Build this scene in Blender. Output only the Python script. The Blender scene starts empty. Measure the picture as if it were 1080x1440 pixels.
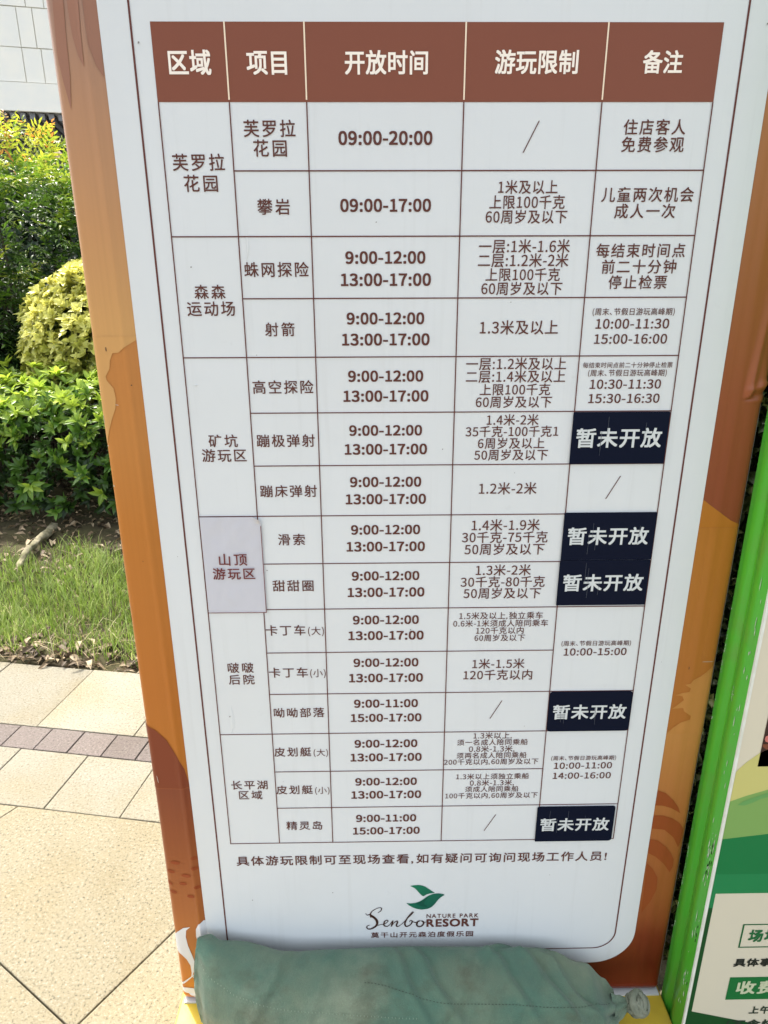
import bpy, bmesh, math, random
import numpy as np
from math import radians, sin, cos, pi
from mathutils import Vector, Matrix, noise
random.seed(7); rng = np.random.default_rng(7)
scene = bpy.context.scene
COL = scene.collection

# ------------------------------------------------------------ camera
CAM_H = 1.2524
cd = bpy.data.cameras.new('camera'); cam = bpy.data.objects.new('camera', cd); COL.objects.link(cam)
p_, y_, r_ = radians(19.10146), radians(0.78145), radians(-0.19396)
fw = Vector((sin(y_)*cos(p_), cos(y_)*cos(p_), -sin(p_)))
rt = Vector((cos(y_), -sin(y_), 0)); up = rt.cross(fw)
rt2 = rt*cos(r_)+up*sin(r_); up2 = up*cos(r_)-rt*sin(r_)
m = Matrix((rt2, up2, -fw)).transposed().to_4x4(); m.translation = (0, 0, CAM_H)
cam.matrix_world = m
cd.sensor_fit = 'VERTICAL'; cd.sensor_height = 24; cd.lens = 960/1440*24
cd.clip_start = 0.02; cd.clip_end = 400
scene.camera = cam

# ------------------------------------------------------------ world, sun, exposure
SUN_EL = radians(52); SUN_DIR = Vector((-0.58, 0.815, 0)).normalized()
w = bpy.data.worlds.new('World'); scene.world = w; w.use_nodes = True
nt = w.node_tree; bg = nt.nodes['Background']
sky = nt.nodes.new('ShaderNodeTexSky'); sky.sky_type = 'NISHITA'; sky.sun_disc = False
sky.sun_elevation = SUN_EL; sky.sun_rotation = math.atan2(SUN_DIR.x, SUN_DIR.y) % (2*pi)
sky.dust_density = 4.0; sky.air_density = 1.0; sky.ozone_density = 0.6
hsv = nt.nodes.new('ShaderNodeHueSaturation'); hsv.inputs['Saturation'].default_value = 0.44   # thin high cloud: a whiter sky
nt.links.new(sky.outputs[0], hsv.inputs['Color']); nt.links.new(hsv.outputs[0], bg.inputs[0]); bg.inputs[1].default_value = 0.15
sd = bpy.data.lights.new('sun', 'SUN'); sd.energy = 2.0; sd.angle = radians(0.5); sd.color = (1.0, 0.95, 0.86)
so = bpy.data.objects.new('sun', sd); COL.objects.link(so)
sv = Vector((SUN_DIR.x*cos(SUN_EL), SUN_DIR.y*cos(SUN_EL), sin(SUN_EL)))
so.rotation_euler = sv.to_track_quat('Z', 'Y').to_euler()
scene.view_settings.view_transform = 'Standard'; scene.view_settings.look = 'None'
scene.view_settings.exposure = 2.02; scene.view_settings.gamma = 1.0
scene.cycles.use_denoising = True
scene.cycles.max_bounces = 8; scene.cycles.transparent_max_bounces = 8

# ------------------------------------------------------------ helpers
def lin(c):
    c = c/255.0
    return c/12.92 if c <= 0.04045 else ((c+0.055)/1.055)**2.4
WHITE = 0.66
def C(r, g, b, k=0.90*WHITE/0.60):
    """surface colour of print whose neighbour, the white vinyl, reads 203"""
    s = 0.60*k/lin(203)
    return (min(lin(r)*s, .9), min(lin(g)*s, .9), min(lin(b)*s, .9), 1)

def mat(name, col, rough=0.5, spec=0.5, bump=0.0, bscale=200, var=0.0, vscale=5, col2=None, metallic=0.0):
    m = bpy.data.materials.new(name); m.use_nodes = True
    n = m.node_tree.nodes; l = m.node_tree.links; b = n['Principled BSDF']
    if len(col) == 3: col = (*col, 1)
    b.inputs['Base Color'].default_value = col
    b.inputs['Roughness'].default_value = rough
    b.inputs['Specular IOR Level'].default_value = spec
    b.inputs['Metallic'].default_value = metallic
    tc = n.new('ShaderNodeTexCoord')
    if var or col2:
        t = n.new('ShaderNodeTexNoise'); t.inputs['Scale'].default_value = vscale; t.inputs['Detail'].default_value = 6
        l.new(tc.outputs['Object'], t.inputs['Vector'])
        mx = n.new('ShaderNodeMix'); mx.data_type = 'RGBA'
        mr = n.new('ShaderNodeMapRange'); mr.inputs[1].default_value = 0.3; mr.inputs[2].default_value = 0.7
        l.new(t.outputs[0], mr.inputs[0]); l.new(mr.outputs[0], mx.inputs[0])
        c2 = col2 or tuple(x*(1-var) for x in col[:3])
        mx.inputs[6].default_value = col; mx.inputs[7].default_value = (*c2[:3], 1)
        l.new(mx.outputs[2], b.inputs['Base Color'])
    if bump:
        t2 = n.new('ShaderNodeTexNoise'); t2.inputs['Scale'].default_value = bscale; t2.inputs['Detail'].default_value = 4
        l.new(tc.outputs['Object'], t2.inputs['Vector'])
        bn = n.new('ShaderNodeBump'); bn.inputs['Strength'].default_value = bump; bn.inputs['Distance'].default_value = 0.002
        l.new(t2.outputs[0], bn.inputs['Height']); l.new(bn.outputs[0], b.inputs['Normal'])
    return m

def mesh_obj(name, verts, faces, m=None, parent=None, smooth=False, mats=None, mi=None):
    me = bpy.data.meshes.new(name); me.from_pydata([tuple(v) for v in verts], [], [tuple(f) for f in faces])
    if mats:
        for q in mats: me.materials.append(q)
        if mi is not None: me.polygons.foreach_set('material_index', mi)
    elif m: me.materials.append(m)
    if smooth: me.polygons.foreach_set('use_smooth', [True]*len(me.polygons))
    o = bpy.data.objects.new(name, me); COL.objects.link(o)
    if parent: o.parent = parent
    return o
def big_mesh(name, V, F, m, parent=None, attr=None, smooth=False):
    """V (n,3) array, F (k,4) or (k,3) array"""
    me = bpy.data.meshes.new(name); k = F.shape[1]
    me.vertices.add(len(V)); me.vertices.foreach_set('co', V.astype(np.float32).ravel())
    me.loops.add(F.size); me.loops.foreach_set('vertex_index', F.astype(np.int32).ravel())
    me.polygons.add(len(F)); me.polygons.foreach_set('loop_start', np.arange(0, F.size, k, dtype=np.int32))
    if smooth: me.polygons.foreach_set('use_smooth', np.ones(len(F), dtype=bool))
    me.materials.append(m)
    if attr is not None:
        a = me.attributes.new('var', 'FLOAT', 'POINT'); a.data.foreach_set('value', attr.astype(np.float32))
    me.update(); me.validate()
    o = bpy.data.objects.new(name, me); COL.objects.link(o)
    if parent: o.parent = parent
    return o
def empty(name, loc=(0, 0, 0), rz=0):
    o = bpy.data.objects.new(name, None); COL.objects.link(o); o.location = loc; o.rotation_euler = (0, 0, rz)
    o.empty_display_size = 0.1
    return o
def tag(o, label=None, cat=None, group=None, kind=None):
    if label: o['label'] = label
    if cat: o['category'] = cat
    if group: o['group'] = group
    if kind: o['kind'] = kind
    return o
def box(name, x0, x1, y0, y1, z0, z1, m, parent=None, bev=0.0, seg=2):
    bm = bmesh.new(); bmesh.ops.create_cube(bm, size=1)
    for v in bm.verts:
        v.co = Vector(((x0+x1)/2+v.co.x*(x1-x0), (y0+y1)/2+v.co.y*(y1-y0), (z0+z1)/2+v.co.z*(z1-z0)))
    if bev: bmesh.ops.bevel(bm, geom=bm.edges[:], offset=bev, segments=seg, affect='EDGES', profile=0.5)
    me = bpy.data.meshes.new(name); bm.to_mesh(me); bm.free(); me.materials.append(m)
    o = bpy.data.objects.new(name, me); COL.objects.link(o)
    if parent: o.parent = parent
    return o
def prism(name, pts, z0, z1, m, parent=None, bev=0.0):
    """pts ccw in xy, extruded z0..z1"""
    bm = bmesh.new(); vs = [bm.verts.new((x, y, z0)) for x, y in pts]
    f = bm.faces.new(vs)
    r = bmesh.ops.extrude_face_region(bm, geom=[f])
    for v in r['geom']:
        if isinstance(v, bmesh.types.BMVert): v.co.z = z1
    bmesh.ops.recalc_face_normals(bm, faces=bm.faces[:])
    if bev:
        ed = [e for e in bm.edges if abs(e.verts[0].co.z-z1) < 1e-6 and abs(e.verts[1].co.z-z1) < 1e-6]
        bmesh.ops.bevel(bm, geom=ed, offset=bev, segments=2, affect='EDGES', profile=0.5)
    me = bpy.data.meshes.new(name); bm.to_mesh(me); bm.free(); me.materials.append(m)
    o = bpy.data.objects.new(name, me); COL.objects.link(o)
    if parent: o.parent = parent
    return o
def tube_data(pts, rad, seg=6):
    V, F = [], []
    pts = [Vector(p) for p in pts]
    for i, p in enumerate(pts):
        t = (pts[min(i+1, len(pts)-1)]-pts[max(i-1, 0)]).normalized()
        a = t.orthogonal().normalized() if i == 0 else (a-t*a.dot(t)).normalized()
        b = t.cross(a); r = rad[i] if hasattr(rad, '__len__') else rad
        for k in range(seg):
            an = 2*pi*k/seg; V.append(p+(a*cos(an)+b*sin(an))*r)
    for i in range(len(pts)-1):
        for k in range(seg):
            F.append((i*seg+k, i*seg+(k+1) % seg, (i+1)*seg+(k+1) % seg, (i+1)*seg+k))
    F.append(tuple(range(seg-1, -1, -1))); F.append(tuple((len(pts)-1)*seg+k for k in range(seg)))
    return V, F
def join(lst):
    V, F = [], []
    for v, f in lst:
        n = len(V); V += list(v); F += [tuple(i+n for i in q) for q in f]
    return V, F

# ------------------------------------------------------------ print layout (millimetres on the sign face)
D_text = [
    ('区域', -209.2, -165.6, 1460.4, 'h'),('项目', -129.1, -87.5, 1460.4, 'h'),('开放时间', -27.8, 58.2, 1460.5, 'h'),
    ('游玩限制', 127.6, 214.2, 1461.0, 'h'),('备注', 281.5, 323.2, 1461.0, 'h'),('芙罗拉', -136.4, -81.5, 1400.2, 'c'),
    ('花园', -127.1, -91.5, 1381.5, 'c'),('芙罗拉', -214.8, -158.9, 1368.0, 'c'),('花园', -204.4, -168.0, 1347.5, 'c'),
    ('攀岩', -126.5, -91.0, 1324.1, 'c'),('09:00-20:00', -36.1, 64.3, 1391.2, 't'),('09:00-17:00', -35.7, 64.0, 1325.4, 't'),
    ('住店客人', 268.4, 335.0, 1401.3, 'c'),('免费参观', 267.8, 335.3, 1384.7, 'c'),('1米及以上', 137.3, 202.5, 1343.4, 'b'),
    ('上限100千克', 128.3, 211.4, 1328.3, 'b'),('60周岁及以下', 124.8, 215.1, 1313.5, 'b'),('儿童两次机会', 251.3, 353.1, 1335.6, 'c'),
    ('成人一次', 267.4, 335.0, 1319.0, 'c'),('蛛网探险', -145.5, -72.9, 1259.2, 'c'),('森森', -203.8, -168.6, 1235.4, 'c'),
    ('运动场', -213.7, -159.0, 1217.2, 'c'),('射箭', -126.1, -91.8, 1193.8, 'c'),('高空探险', -144.6, -72.4, 1127.3, 'c'),
    ('9:00-12:00', -31.3, 58.7, 1271.7, 't'),('13:00-17:00', -36.9, 65.4, 1248.1, 't'),('9:00-12:00', -31.2, 58.5, 1205.7, 't'),
    ('13:00-17:00', -37.2, 65.1, 1182.0, 't'),('9:00-12:00', -30.9, 58.3, 1139.7, 't'),('13:00-17:00', -37.0, 65.0, 1116.0, 't'),
    ('9:00-12:00', -30.9, 57.9, 1074.2, 't'),('一层:1米-1.6米', 118.6, 221.0, 1283.0, 'b'),('二层:1.2米-2米', 118.2, 220.6, 1268.2, 'b'),
    ('上限100千克', 127.5, 212.2, 1253.0, 'b'),('60周岁及以下', 123.3, 215.8, 1238.0, 'b'),('每结束时间点', 251.2, 351.9, 1278.2, 'c'),
    ('前二十分钟', 259.1, 343.9, 1261.1, 'c'),('停止检票', 268.5, 335.4, 1244.4, 'c'),('1.3米及以上', 123.4, 214.8, 1195.0, 'b'),
    ('(周末、节假日游玩高峰期)', 253.5, 348.9, 1212.1, 's'),('10:00-11:30', 258.4, 344.3, 1198.6, 'u'),('15:00-16:00', 258.3, 344.1, 1181.4, 'u'),
    ('一层:1.2米及以上', 109.0, 227.9, 1153.3, 'b'),('二层:1.4米及以上', 109.2, 228.0, 1138.4, 'b'),('上限100千克', 126.5, 211.1, 1122.9, 'b'),
    ('60周岁及以下', 122.3, 214.0, 1108.0, 'b'),('每结束时间点前二十分钟停止检票', 247.8, 354.7, 1151.2, 'r'),('(周末、节假日游玩高峰期)', 254.9, 349.0, 1142.0, 's'),
    ('10:30-11:30', 258.3, 343.8, 1128.7, 'u'),('15:30-16:30', 258.1, 344.2, 1111.6, 'u'),('1.4米-2米', 136.5, 199.8, 1086.2, 'b'),
    ('35千克-100千克1', 111.2, 225.0, 1071.9, 'b'),('6周岁及以上', 127.0, 209.0, 1057.1, 'b'),('50周岁及以下', 123.0, 214.1, 1042.4, 'b'),
    ('矿坑', -202.7, -167.4, 1062.3, 'c'),('游玩区', -212.3, -157.7, 1044.1, 'c'),('蹦极弹射', -144.2, -73.1, 1062.1, 'c'),
    ('蹦床弹射', -144.0, -72.8, 997.6, 'c'),('滑索', -125.1, -90.6, 932.4, 'c'),('甜甜圈', -135.6, -81.9, 867.2, 'c'),
    ('卡丁车', -148.5, -95.3, 801.3, 'c'),('(大)', -91.8, -70.5, 800.1, 'm'),('13:00-17:00', -36.9, 64.4, 1050.7, 't'),
    ('9:00-12:00', -31.2, 57.9, 1008.8, 't'),('13:00-17:00', -37.0, 64.2, 986.2, 't'),('9:00-12:00', -31.1, 57.4, 945.0, 't'),
    ('13:00-17:00', -37.3, 63.9, 921.8, 't'),('9:00-12:00', -31.3, 57.3, 880.4, 't'),('13:00-17:00', -37.3, 64.3, 856.7, 't'),
    ('9:00-12:00', -31.1, 57.5, 815.7, 't'),('13:00-17:00', -37.6, 64.3, 792.1, 't'),('1.2米-2米', 130.7, 203.4, 999.0, 'b'),
    ('1.4米-1.9米', 123.4, 210.9, 949.9, 'b'),('30千克-75千克', 111.4, 222.3, 933.3, 'b'),('50周岁及以下', 115.3, 219.1, 916.6, 'b'),
    ('1.3米-2米', 131.3, 203.7, 887.0, 'b'),('30千克-80千克', 111.9, 223.3, 870.2, 'b'),('50周岁及以下', 116.2, 219.1, 853.6, 'b'),
    ('1.5米及以上,独立乘车', 111.8, 224.5, 820.3, 'x'),('0.6米-1米须成人陪同乘车', 104.1, 232.2, 808.8, 'x'),('120千克以内', 135.3, 199.8, 797.8, 'x'),
    ('60周岁及以下', 133.6, 202.3, 786.6, 'x'),('(周末、节假日游玩高峰期)', 253.1, 348.4, 776.8, 's'),('10:00-15:00', 257.3, 343.8, 763.5, 'u'),
    ('1米-1.5米', 132.2, 204.4, 746.2, 'b'),('120千克以内', 120.6, 216.2, 728.6, 'b'),('卡丁车', -148.0, -94.6, 735.8, 'c'),
    ('(小)', -91.5, -70.1, 734.6, 'm'),('呦呦部落', -145.1, -73.8, 670.6, 'c'),('皮划艇', -148.4, -95.1, 603.9, 'c'),
    ('(大)', -91.5, -70.9, 602.4, 'm'),('皮划艇', -148.9, -95.4, 536.8, 'c'),('(小)', -91.8, -70.7, 535.2, 'm'),
    ('精灵岛', -137.4, -83.6, 470.2, 'c'),('啵啵', -204.2, -168.8, 744.2, 'c'),('后院', -204.2, -168.7, 725.4, 'c'),
    ('长平湖', -214.4, -161.2, 546.4, 'c'),('区域', -204.3, -170.1, 528.2, 'c'),('9:00-12:00', -31.4, 57.8, 750.1, 't'),
    ('13:00-17:00', -38.1, 64.4, 725.8, 't'),('9:00-11:00', -31.9, 58.0, 684.2, 't'),('15:00-17:00', -36.9, 63.3, 660.5, 't'),
    ('9:00-12:00', -32.3, 58.1, 616.6, 't'),('13:00-17:00', -38.6, 64.6, 592.8, 't'),('9:00-12:00', -32.4, 58.2, 549.6, 't'),
    ('13:00-17:00', -38.7, 64.9, 525.9, 't'),('9:00-11:00', -32.4, 58.0, 482.2, 't'),('15:00-17:00', -37.4, 63.6, 458.4, 't'),
    ('1.3米以上,', 138.5, 193.6, 628.0, 'x'),('须一名成人陪同乘船', 115.4, 217.3, 616.6, 'x'),('0.8米-1.3米,', 132.9, 199.0, 605.0, 'x'),
    ('须两名成人陪同乘船', 115.4, 217.0, 593.8, 'x'),('200千克以内,60周岁及以下', 97.4, 235.1, 582.6, 'x'),('1.3米以上须独立乘船', 115.9, 223.0, 556.4, 'x'),
    ('0.8米-1.3米,', 136.6, 201.6, 544.8, 'x'),('须成人陪同乘船', 130.0, 208.9, 533.6, 'x'),('100千克以内,60周岁及以下', 100.7, 238.4, 521.8, 'x'),
    ('(周末、节假日游玩高峰期)', 253.8, 348.4, 587.2, 's'),('10:00-11:00', 258.6, 343.9, 573.8, 'u'),('14:00-16:00', 258.3, 344.0, 555.9, 'u'),
    ('暂未开放', 247.0, 352.3, 1063.4, 'K0'),('暂未开放', 247.6, 352.0, 934.4, 'K1'),('暂未开放', 246.8, 352.9, 868.8, 'K2'),
    ('暂未开放', 249.2, 353.5, 667.8, 'K3'),('暂未开放', 245.7, 350.2, 467.3, 'K4'),('山顶', -202.3, -166.1, 906.2, 'P'),
    ('游玩区', -211.8, -156.9, 886.4, 'P'),('具体游玩限制可至现场查看,如有疑问可询问现场工作人员!', -217.4, 353.8, 403.2, 'n'),('莫干山开元森泊度假乐园', -12.1, 153.0, 245.7, 'l'),
    ('NATURE PARK', 77.0, 160.0, 285.1, 'L1'),('RESORT', 77.1, 160.6, 270.4, 'L2'),]
D_slash = [[(177.5, 1407.3), (162.2, 1376.9)], [(307.7, 1014.1), (292.1, 984.2)], [(176.4, 686.8), (160.7, 657.0)], [(177.8, 486.4), (161.3, 455.6)]]
D_stk = [[(241.8, 1096.2), (359.8, 1094.6), (358.4, 1029.8), (240.9, 1031.3)], [(241.2, 967.7), (359.9, 965.0), (359.5, 900.1), (241.2, 902.5)], [(240.4, 902.1), (359.5, 899.6), (358.7, 834.8), (240.6, 837.0)], [(241.7, 700.8), (358.8, 700.8), (361.2, 635.3), (243.6, 635.0)], [(238.8, 499.6), (355.8, 501.2), (357.7, 436.1), (240.5, 434.1)]]
D_patch = [(-222.3, 963.5), (-145.8, 964.6), (-146.8, 830.5), (-222.3, 828.1)]
D_wing = [(49.6, 348.2), (55.9, 349.6), (65.0, 350.3), (73.0, 347.2), (80.0, 341.4), (85.8, 335.9), (89.9, 333.4), (81.3, 332.4), (75.6, 330.1), (71.1, 326.3), (67.1, 330.3), (62.9, 336.3), (58.3, 343.0), (53.7, 346.4)]
D_body = [(43.7, 313.5), (50.6, 311.9), (58.6, 312.9), (66.6, 316.4), (73.4, 322.6), (80.2, 328.5), (88.1, 331.9), (97.3, 332.1), (105.6, 329.5), (99.8, 325.1), (94.8, 319.2), (89.7, 310.2), (84.1, 303.3), (77.3, 299.8), (68.0, 298.7), (58.8, 301.4), (50.6, 306.4)]
D_fold = [(58.6, 312.3), (70.1, 316.6), (81.3, 328.5), (70.1, 312.1), (79.5, 305.2), (70.2, 305.4)]
D_senbo = [[(-20.2, 293.2, 0.35), (-17.9, 288.8, 0.59), (-13.8, 290.0, 1.17), (-9.6, 286.2, 1.88), (-3.7, 279.3, 2.11), (-1.9, 272.4, 1.88), (-3.8, 265.9, 1.64), (-9.6, 260.8, 1.41), (-15.5, 259.0, 1.17), (-18.7, 262.2, 0.94), (-17.7, 265.9, 0.7), (-14.0, 267.7, 0.47)], [(-11.5, 283.8, 1.41), (-12.8, 290.0, 1.17), (-10.0, 296.7, 0.7), (-3.5, 302.0, 0.59), (2.5, 304.3, 0.59), (5.2, 302.5, 0.82), (3.8, 297.6, 0.7), (-0.8, 293.4, 0.47)], [(-3.8, 265.9, 0.47), (2.8, 268.0, 0.59), (8.4, 269.1, 0.59), (13.0, 272.1, 0.59), (15.4, 275.8, 0.7), (13.5, 277.7, 0.82), (10.2, 275.3, 1.06), (8.6, 269.7, 1.17), (10.2, 265.3, 1.06), (14.4, 264.6, 0.82), (18.6, 268.3, 0.47)], [(18.6, 268.3, 0.47), (21.9, 274.4, 0.82), (23.3, 275.6, 0.94), (21.9, 269.5, 1.17), (20.7, 263.9, 0.94)], [(20.7, 263.9, 0.7), (24.7, 271.3, 0.59), (29.3, 275.5, 0.94), (30.7, 273.0, 1.17), (28.9, 267.4, 1.17), (29.8, 264.0, 1.06), (33.1, 264.9, 0.7), (38.2, 269.7, 0.47)], [(38.2, 269.7, 0.47), (45.1, 278.9, 0.59), (52.4, 288.6, 0.7), (55.6, 293.5, 0.7), (54.2, 294.1, 0.7), (49.7, 287.4, 0.94), (45.1, 278.9, 1.17), (42.4, 269.6, 1.29), (44.3, 264.0, 1.17), (48.9, 265.1, 0.94), (53.1, 270.0, 0.94), (54.0, 275.0, 0.94), (51.6, 276.3, 0.7), (49.8, 273.2, 0.59)], [(54.0, 274.4, 0.7), (59.1, 271.8, 0.7), (63.7, 273.6, 0.7), (67.2, 275.3, 0.82), (63.7, 274.2, 1.17), (61.5, 268.6, 1.41), (63.4, 263.6, 1.29), (68.5, 263.5, 1.17), (72.2, 268.4, 1.29), (72.1, 273.4, 1.06), (68.8, 275.3, 0.7), (73.1, 271.5, 0.59), (77.3, 273.3, 0.47)]]
D_wedges = [[(-318.6, 1514.8), (-307.7, 1514.8), (-309.6, 1486.1), (-311.0, 1449.1), (-314.5, 1417.0), (-319.3, 1445.3), (-321.7, 1468.5)], [(-304.2, 1514.8), (-292.3, 1514.8), (-294.3, 1481.0), (-295.0, 1455.7), (-299.6, 1465.4), (-303.1, 1482.7), (-303.9, 1499.7)], [(-288.4, 1514.8), (-274.6, 1514.9), (-275.9, 1481.0), (-277.5, 1447.4), (-283.5, 1458.4), (-288.1, 1475.8), (-288.3, 1494.7)]]
D_edgeA = [(-275.6, 1183.0), (-288.8, 1175.2), (-297.7, 1168.5), (-304.6, 1168.1), (-308.7, 1159.4), (-310.4, 1150.3), (-316.3, 1141.1), (-315.8, 1136.5), (-308.8, 1127.1), (-307.6, 1115.4), (-309.6, 1103.5), (-316.2, 1089.2), (-321.7, 1074.6), (-326.1, 1060.0)]
D_arcB = [(-328.9, 654.3), (-314.0, 645.3), (-299.8, 629.1), (-286.7, 599.8), (-279.6, 576.6), (-278.1, 565.2), (-275.9, 549.3)]
D_dash = [(-310.5, 403.4), (-280.1, 411.8), (-319.0, 385.9), (-296.1, 378.0), (-281.9, 392.3), (-324.9, 362.2), (-302.6, 361.8), (-280.9, 354.1), (-319.6, 344.8), (-292.7, 336.2)]
D_leaf1 = [(-300.5, 271.6), (-307.5, 264.1), (-309.4, 250.1), (-307.8, 231.9), (-303.0, 210.9), (-300.1, 195.0), (-301.0, 181.7), (-306.4, 165.6), (-309.1, 161.6), (-307.4, 171.1), (-307.8, 187.2), (-312.7, 200.6), (-320.3, 211.3), (-328.7, 218.0), (-328.8, 250.5), (-322.0, 260.6), (-311.7, 269.3)]
D_stem = [(-328.9, 143.0), (-321.4, 151.1), (-308.6, 163.0), (-294.6, 177.5), (-294.9, 174.0), (-305.6, 163.5), (-319.7, 148.3), (-328.9, 139.5)]
D_stem2 = [(-307.6, 162.4), (-294.9, 162.7), (-294.9, 158.3), (-305.0, 159.7)]
D_leaf2 = [(-329.1, 133.4), (-320.9, 136.6), (-309.2, 135.7), (-295.5, 129.9), (-297.5, 108.3), (-302.8, 109.3), (-309.0, 116.4), (-316.3, 123.5), (-327.8, 126.5)]
D_leaf3 = [(-277.9, 283.8), (-286.2, 278.9), (-291.4, 267.6), (-292.5, 252.3), (-290.1, 236.7), (-288.4, 223.7), (-280.0, 220.9), (-274.6, 282.4)]
D_arcR = [(417.3, 982.1), (430.8, 972.0), (443.7, 962.9), (456.6, 953.7), (468.1, 948.5)]
D_lightR = [(469.0, 739.0), (459.5, 728.0), (452.7, 721.4), (443.8, 715.9), (440.7, 710.4), (433.2, 708.2), (441.8, 702.5), (440.7, 696.8), (430.2, 694.7), (421.8, 691.4), (431.9, 689.6), (434.8, 683.2), (419.9, 669.1), (435.7, 669.8), (437.4, 664.7), (448.5, 656.4), (448.3, 650.6), (436.0, 646.1), (425.3, 636.8), (420.6, 627.4), (425.4, 591.2), (469.2, 590.6), (471.6, 647.9), (471.7, 705.5)]
D_leavesR = [[(417.9, 526.4), (430.6, 520.7), (443.9, 507.4), (452.4, 495.3), (457.4, 483.1), (442.0, 493.1), (427.8, 497.6), (417.6, 498.3)], [(417.5, 479.4), (432.2, 478.7), (446.6, 473.6), (459.7, 463.6), (466.7, 453.6), (467.5, 436.2), (463.2, 417.4), (453.6, 436.4), (437.7, 451.6), (417.7, 454.4)], [(417.8, 434.1), (430.6, 430.6), (444.0, 419.0), (453.7, 406.2), (459.9, 393.3), (460.4, 379.1), (456.9, 367.5), (444.4, 385.8), (430.7, 398.9), (418.7, 406.3)], [(419.2, 386.3), (429.7, 374.5), (439.0, 357.3), (441.0, 333.5), (434.1, 306.8), (422.5, 283.9)]]
D_crink = [[(447.5, 1103.9), (449.9, 1112.5), (458.0, 1121.0), (468.9, 1124.8)], [(451.2, 1110.6), (461.8, 1110.5), (470.2, 1112.4)], [(447.6, 1103.4), (459.1, 1103.8), (470.2, 1106.6)], [(454.9, 1117.2), (459.4, 1129.5), (463.1, 1146.4), (464.3, 1171.3)]]
G_shapes = [('yellow_green_band', [(0.4837, 0.6179), (0.486, 0.6219), (0.4948, 0.6334), (0.5039, 0.6422), (0.5102, 0.6485), (0.5208, 0.6547), (0.7, 0.6947), (0.7, 0.5984), (0.5329, 0.5884), (0.5042, 0.5782), (0.4941, 0.5737), (0.4839, 0.5692), (0.4837, 0.5672)], 0.0004, (192, 186, 112)), ('light_green_band', [(0.4837, 0.5672), (0.4839, 0.5692), (0.4941, 0.5737), (0.5042, 0.5782), (0.5329, 0.5884), (0.7, 0.5984), (0.7, 0.5318), (0.5468, 0.5118), (0.4837, 0.5032)], 0.0004, (120, 158, 84)), ('green_blob', [(0.4948, 0.5629), (0.5015, 0.5689), (0.5115, 0.5741), (0.5237, 0.5792), (0.5338, 0.5831), (0.5351, 0.5764), (0.5249, 0.5725), (0.515, 0.5666), (0.5048, 0.5621)], 0.0008, (98, 152, 84)), ('dark_green_band', [(0.4837, 0.5032), (0.5468, 0.5118), (0.7, 0.5318), (0.7, 0.4391), (0.4837, 0.4391)], 0.0004, (6, 112, 58)), ('mid_green_band', [(0.4837, 0.4391), (0.7, 0.4391), (0.7, 0.4027), (0.49, 0.4027), (0.49, 0.3753), (0.4837, 0.3753)], 0.0004, (22, 122, 68)), ('deep_green_band', [(0.4837, 0.3753), (0.49, 0.3753), (0.49, 0.1605), (0.7, 0.1005), (0.7, 0.05), (0.4837, 0.05)], 0.0004, (4, 70, 26)), ('photo_print', [(0.5114, 0.6267), (0.7, 0.6267), (0.7, 0.7867), (0.5114, 0.7867)], 0.0004, (52, 30, 24)), ('photo_pink_shape', [(0.513, 0.6712), (0.5138, 0.6756), (0.5177, 0.6774), (0.5226, 0.6736), (0.5241, 0.6654), (0.5188, 0.6655), (0.5148, 0.6674)], 0.0008, (190, 110, 100)), ('photo_brown_shape', [(0.5119, 0.6631), (0.5244, 0.6641), (0.5268, 0.6508), (0.5163, 0.656), (0.512, 0.6596)], 0.0008, (112, 62, 40)), ('outline_bar', [(0.5406, 0.2949), (0.5431, 0.2949), (0.5431, 0.3423), (0.5406, 0.3423)], 0.0004, (14, 92, 48)), ('outline_bar', [(0.5431, 0.2949), (0.7, 0.2949), (0.7, 0.2969), (0.5431, 0.2969)], 0.0004, (14, 92, 48)), ('outline_bar', [(0.5431, 0.3403), (0.7, 0.3403), (0.7, 0.3423), (0.5431, 0.3423)], 0.0004, (14, 92, 48)), ('green_label', [(0.5389, 0.1851), (0.7, 0.1851), (0.7, 0.2332), (0.5389, 0.2332)], 0.0004, (4, 104, 46))]
G_text = [('场地', 0.5528, 0.5988, 0.3192, 0.0257, (14, 98, 50), 0.0008), ('具体事项', 0.5393, 0.6177, 0.2644, 0.0174, (22, 30, 24), 0.0008), ('收费', 0.5518, 0.6154, 0.2114, 0.0285, (190, 196, 160), 0.0008), ('上午', 0.5807, 0.6133, 0.1614, 0.0173, (30, 50, 34), 0.0008), ('(不含烧', 0.5489, 0.6281, 0.1303, 0.0198, (30, 50, 34), 0.0008)]

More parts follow.
